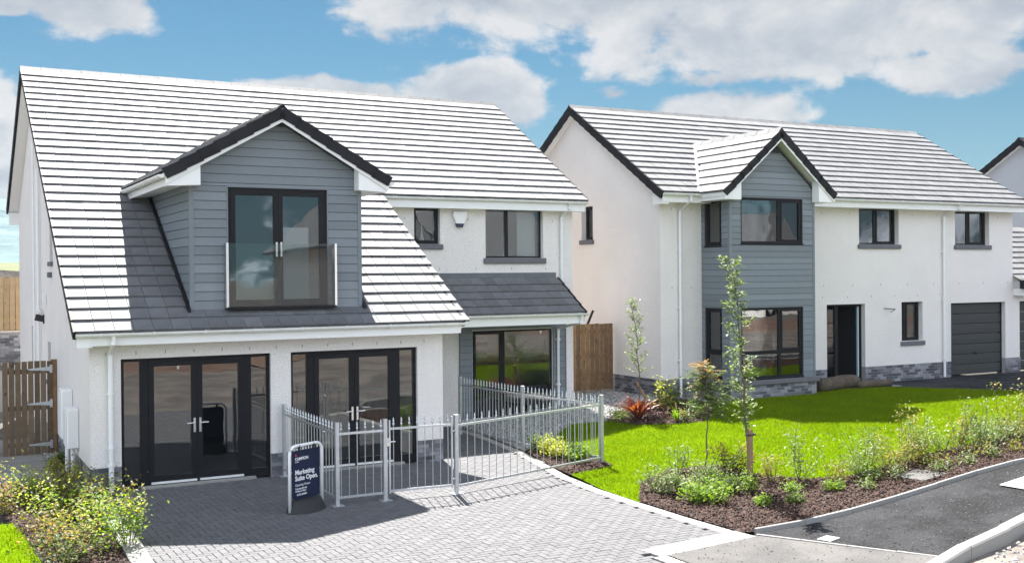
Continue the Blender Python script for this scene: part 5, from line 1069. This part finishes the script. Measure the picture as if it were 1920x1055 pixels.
# corner bed inside the railing
for i, (x, y, h, w_, lm_, lb) in enumerate([(8.18, -.35, .34, .4, 'leaf', 'green leaved shrub nearest the house in the railed corner bed'), (8.15, -.75, .36, .5, 'leaf_yellow', 'bright yellow variegated shrub behind the railing'), (8.12, -1.2, .26, .45, 'leaf_yellow', 'lower yellow variegated shrub behind the railing'), (8.2, -1.75, .30, .5, 'leaf_lime', 'yellow green shrub in the corner of the railing'), (8.3, -1.45, .32, .35, 'leaf', 'small dark green shrub among the yellow ones')]):
    bush('shrub', lb, 'shrub', x, y, h, w_, lm_, 70+i, 12, 36, .06)
# bed at the corner of the middle house
bush('shrub', 'yellow green leafy shrub at the corner of the middle house', 'shrub', 12.2, .95, .85, .75, 'leaf_yellow', 80, 10, 17, .085)
bush('shrub', 'dark green underplanting beside the yellow leafed shrub', 'shrub', 12.55, 1.2, .6, .7, 'leaf', 81, 10, 34, .07)
bush('shrub', 'low yellow green plant behind the bronze tipped tree', 'shrub', 12.45, .15, .35, .6, 'leaf_lime', 82, 10, 30, .06)
bush('shrub', 'pinkish white flowered ground plant at the lawn edge', 'shrub', 12.0, -.15, .22, .7, 'leaf_grey', 83, 10, 30, .05, tipm='leaf_pink')
bush('shrub', 'pale low plant left of the red strap leaved plant', 'shrub', 11.15, 1.25, .25, .6, 'leaf_lime', 84, 10, 26, .05)
bush('shrub', 'dark purple ground plant between the red plant and the grassy one', 'shrub', 11.65, .55, .22, .7, 'leaf_purple', 85, 10, 26, .05)
def strappy(name, label, x, y, n, L, wd, lm_, seed, spread=.9):
    t = thing(name, label, 'plant', (x, y, gz(x))); rd = random.Random(seed)
    for k in range(n):
        a = rd.uniform(0, 6.283); e = rd.uniform(.35, 1.0)*spread; l = L*rd.uniform(.7, 1.1); b = MB(); sd = Vector((-math.sin(a), math.cos(a), 0)); prev = None
        for i in range(6):
            q = i/5; r = l*e*q; z = l*(q*1.05-(.15+e*.75)*q*q); c = Vector((math.cos(a)*r, math.sin(a)*r, max(z, .01))); ww = wd*(1-q**2)*.5+.002; b.v += [tuple(c-sd*ww), tuple(c+Vector((0, 0, -ww*.3))), tuple(c+sd*ww)]
            if i: m0 = (i-1)*3; b.f += [(m0, m0+1, m0+4, m0+3), (m0+1, m0+2, m0+5, m0+4)]
        b.build('leaf', M[lm_], t)
    return t
strappy('phormium', 'red strap leaved plant at the edge of the gravel', 11.45, 1.0, 56, .86, .065, 'leaf_red', 3, .95)
strappy('grassy_plant', 'green sword leaved plant between the shrubs by the middle house', 11.75, .0, 22, .55, .03, 'leaf_lime', 4, .6)
# trees
def tree(name, label, x, y, h, lean, nbr, crown0, cw, leafm, seed, leafn, size, r0=.018, mode='spray', tipm=None, cat='tree', twist=.06):
    t = thing(name, label, cat, (x, y, gz(x))); T_ = Plant(seed); F_ = Plant(seed+1); G_ = Plant(seed+2)
    tr_ = T_.stem((0, 0, -.05), (lean[0], lean[1], h), r0, .004, twist, 12); T_.build(t, leafm, stemname='trunk')
    for k in range(nbr):
        q = crown0+(1-crown0)*(k+.5)/nbr; i = min(int(q*11), 10); p = tr_[i].lerp(tr_[i+1], q*11-i); a = F_.r.uniform(0, 6.283); l = cw*F_.r.uniform(.45, 1.)*(1.15-.75*max(0, (q-crown0))/(1-crown0))
        e = p+Vector((math.cos(a)*l, math.sin(a)*l, l*F_.r.uniform(.35, 1.1))); pts = F_.stem(p, e, .006, .002, .15)
        tgt = G_ if (tipm and q > .72 and F_.r.random() < .22) else F_
        for m_ in range(leafn):
            u = .25+.75*F_.r.random(); j = min(int(u*5), 4); pp = pts[j].lerp(pts[j+1], u*5-j)
            if mode == 'pinnate':
                a2 = F_.r.uniform(0, 6.283); tgt.pinnate(pp, (math.cos(a2), math.sin(a2), F_.r.uniform(-.5, .4)), size*3.2, size, 4)
            else: tgt.spray(pp, 1, .035, size)
    F_.build(t, leafm, 'crown', 'twigs')
    if G_.L: G_.build(t, tipm, 'young_leaves', 'tip_twigs')
    return t
tree('young_tree', 'tall slender young tree tied to a timber stake in the front bed', 9.16, -5.3, 3.62, (-.30, .05), 42, .24, .38, 'leaf_grey', 101, 26, .080, .024, 'spray', cat='tree')
tree('young_tree', 'short bronze tipped young tree left of the staked one', 9.50, -3.78, 1.72, (-.02, .02), 28, .50, .50, 'leaf', 105, 9, .068, .017, 'pinnate', tipm='leaf_pink')
tree('young_tree', 'young tree with a leaning stake before the gable of the middle house', 11.75, 1.35, 2.55, (-.16, .1), 34, .34, .36, 'leaf_grey', 111, 24, .065, .018, 'spray')
stk = thing('tree_stake', 'upright timber stake beside the tall slender tree', 'stake', (9.06, -5.42, gz(9.06))); MB().cbox(-.038, .038, -.038, .038, -.1, .96, .006).build('post', M['stake'], stk); MB().tube([(-.045, -.045, .88), (.10, -.02, .88), (.13, .1, .885), (-.04, .05, .885), (-.045, -.045, .88)], .014, 5).build('tie', M['rubber'], stk)
sk2 = thing('tree_stake', 'leaning timber stake beside the tree at the gravel edge', 'stake', (11.95, 1.15, gz(11.95))); MB().tube([(.08, -.05, -.05), (-.24, .25, .72)], .028, 7).build('post', M['stake'], sk2)
# left foreground shrubs
LS = [(-.95, -.35, .58, 1.0, 'leaf_lime', 'spreading yellow green shrub by the left path', 'leaf_yellow'), (-.45, -.55, .62, .8, 'leaf_bronze', 'upright shrub with bronze tips before the house corner', 'leaf_yellow'),
      (-.15, -1.45, .55, .7, 'leaf', 'tall thin shrub leaning over the pale edging', 'leaf_bronze'), (-.60, -2.0, .62, 1.1, 'leaf_lime', 'dense lime shrub in the middle of the left bed', 'leaf_yellow'),
      (-.20, -2.9, .66, .8, 'leaf_lime', 'yellow leaved shrub reaching over the drive edge', 'leaf_bronze'), (-.85, -3.3, .50, 1.0, 'leaf_bronze', 'pinkish shrub beside the small corner lawn', 'leaf_bronze'),
      (-.40, -4.1, .60, 1.0, 'leaf_lime', 'yellow green shrub at the bottom of the frame', 'leaf_yellow'), (-.95, -4.6, .45, .9, 'leaf', 'low brown tinged shrub at the bottom left', 'leaf_pink'),
      (-1.35, -1.05, .55, .8, 'leaf_bronze', 'low shrub at the left frame edge above the corner lawn', 'leaf_pink'), (-.05, -3.9, .7, .5, 'leaf_lime', 'wispy shrub hanging over the drive at the bottom', 'leaf_bronze'),
      (-.30, 1.05, .42, .5, 'leaf_bronze', 'dull olive tuft by the gable wall', None), (-.20, 2.6, .35, .35, 'leaf', 'dark tuft in the gravel along the gable', None), (-1.55, .6, .65, .6, 'leaf_lime', 'shrub at the left edge beside the slab path', 'leaf_yellow')]
for i, (x, y, h, w_, lm_, lb, tm) in enumerate(LS): bush('shrub', lb, 'shrub', x, y, h*1.1, w_*1.15, lm_, 200+i, 10, 42, .055, tipm=tm)
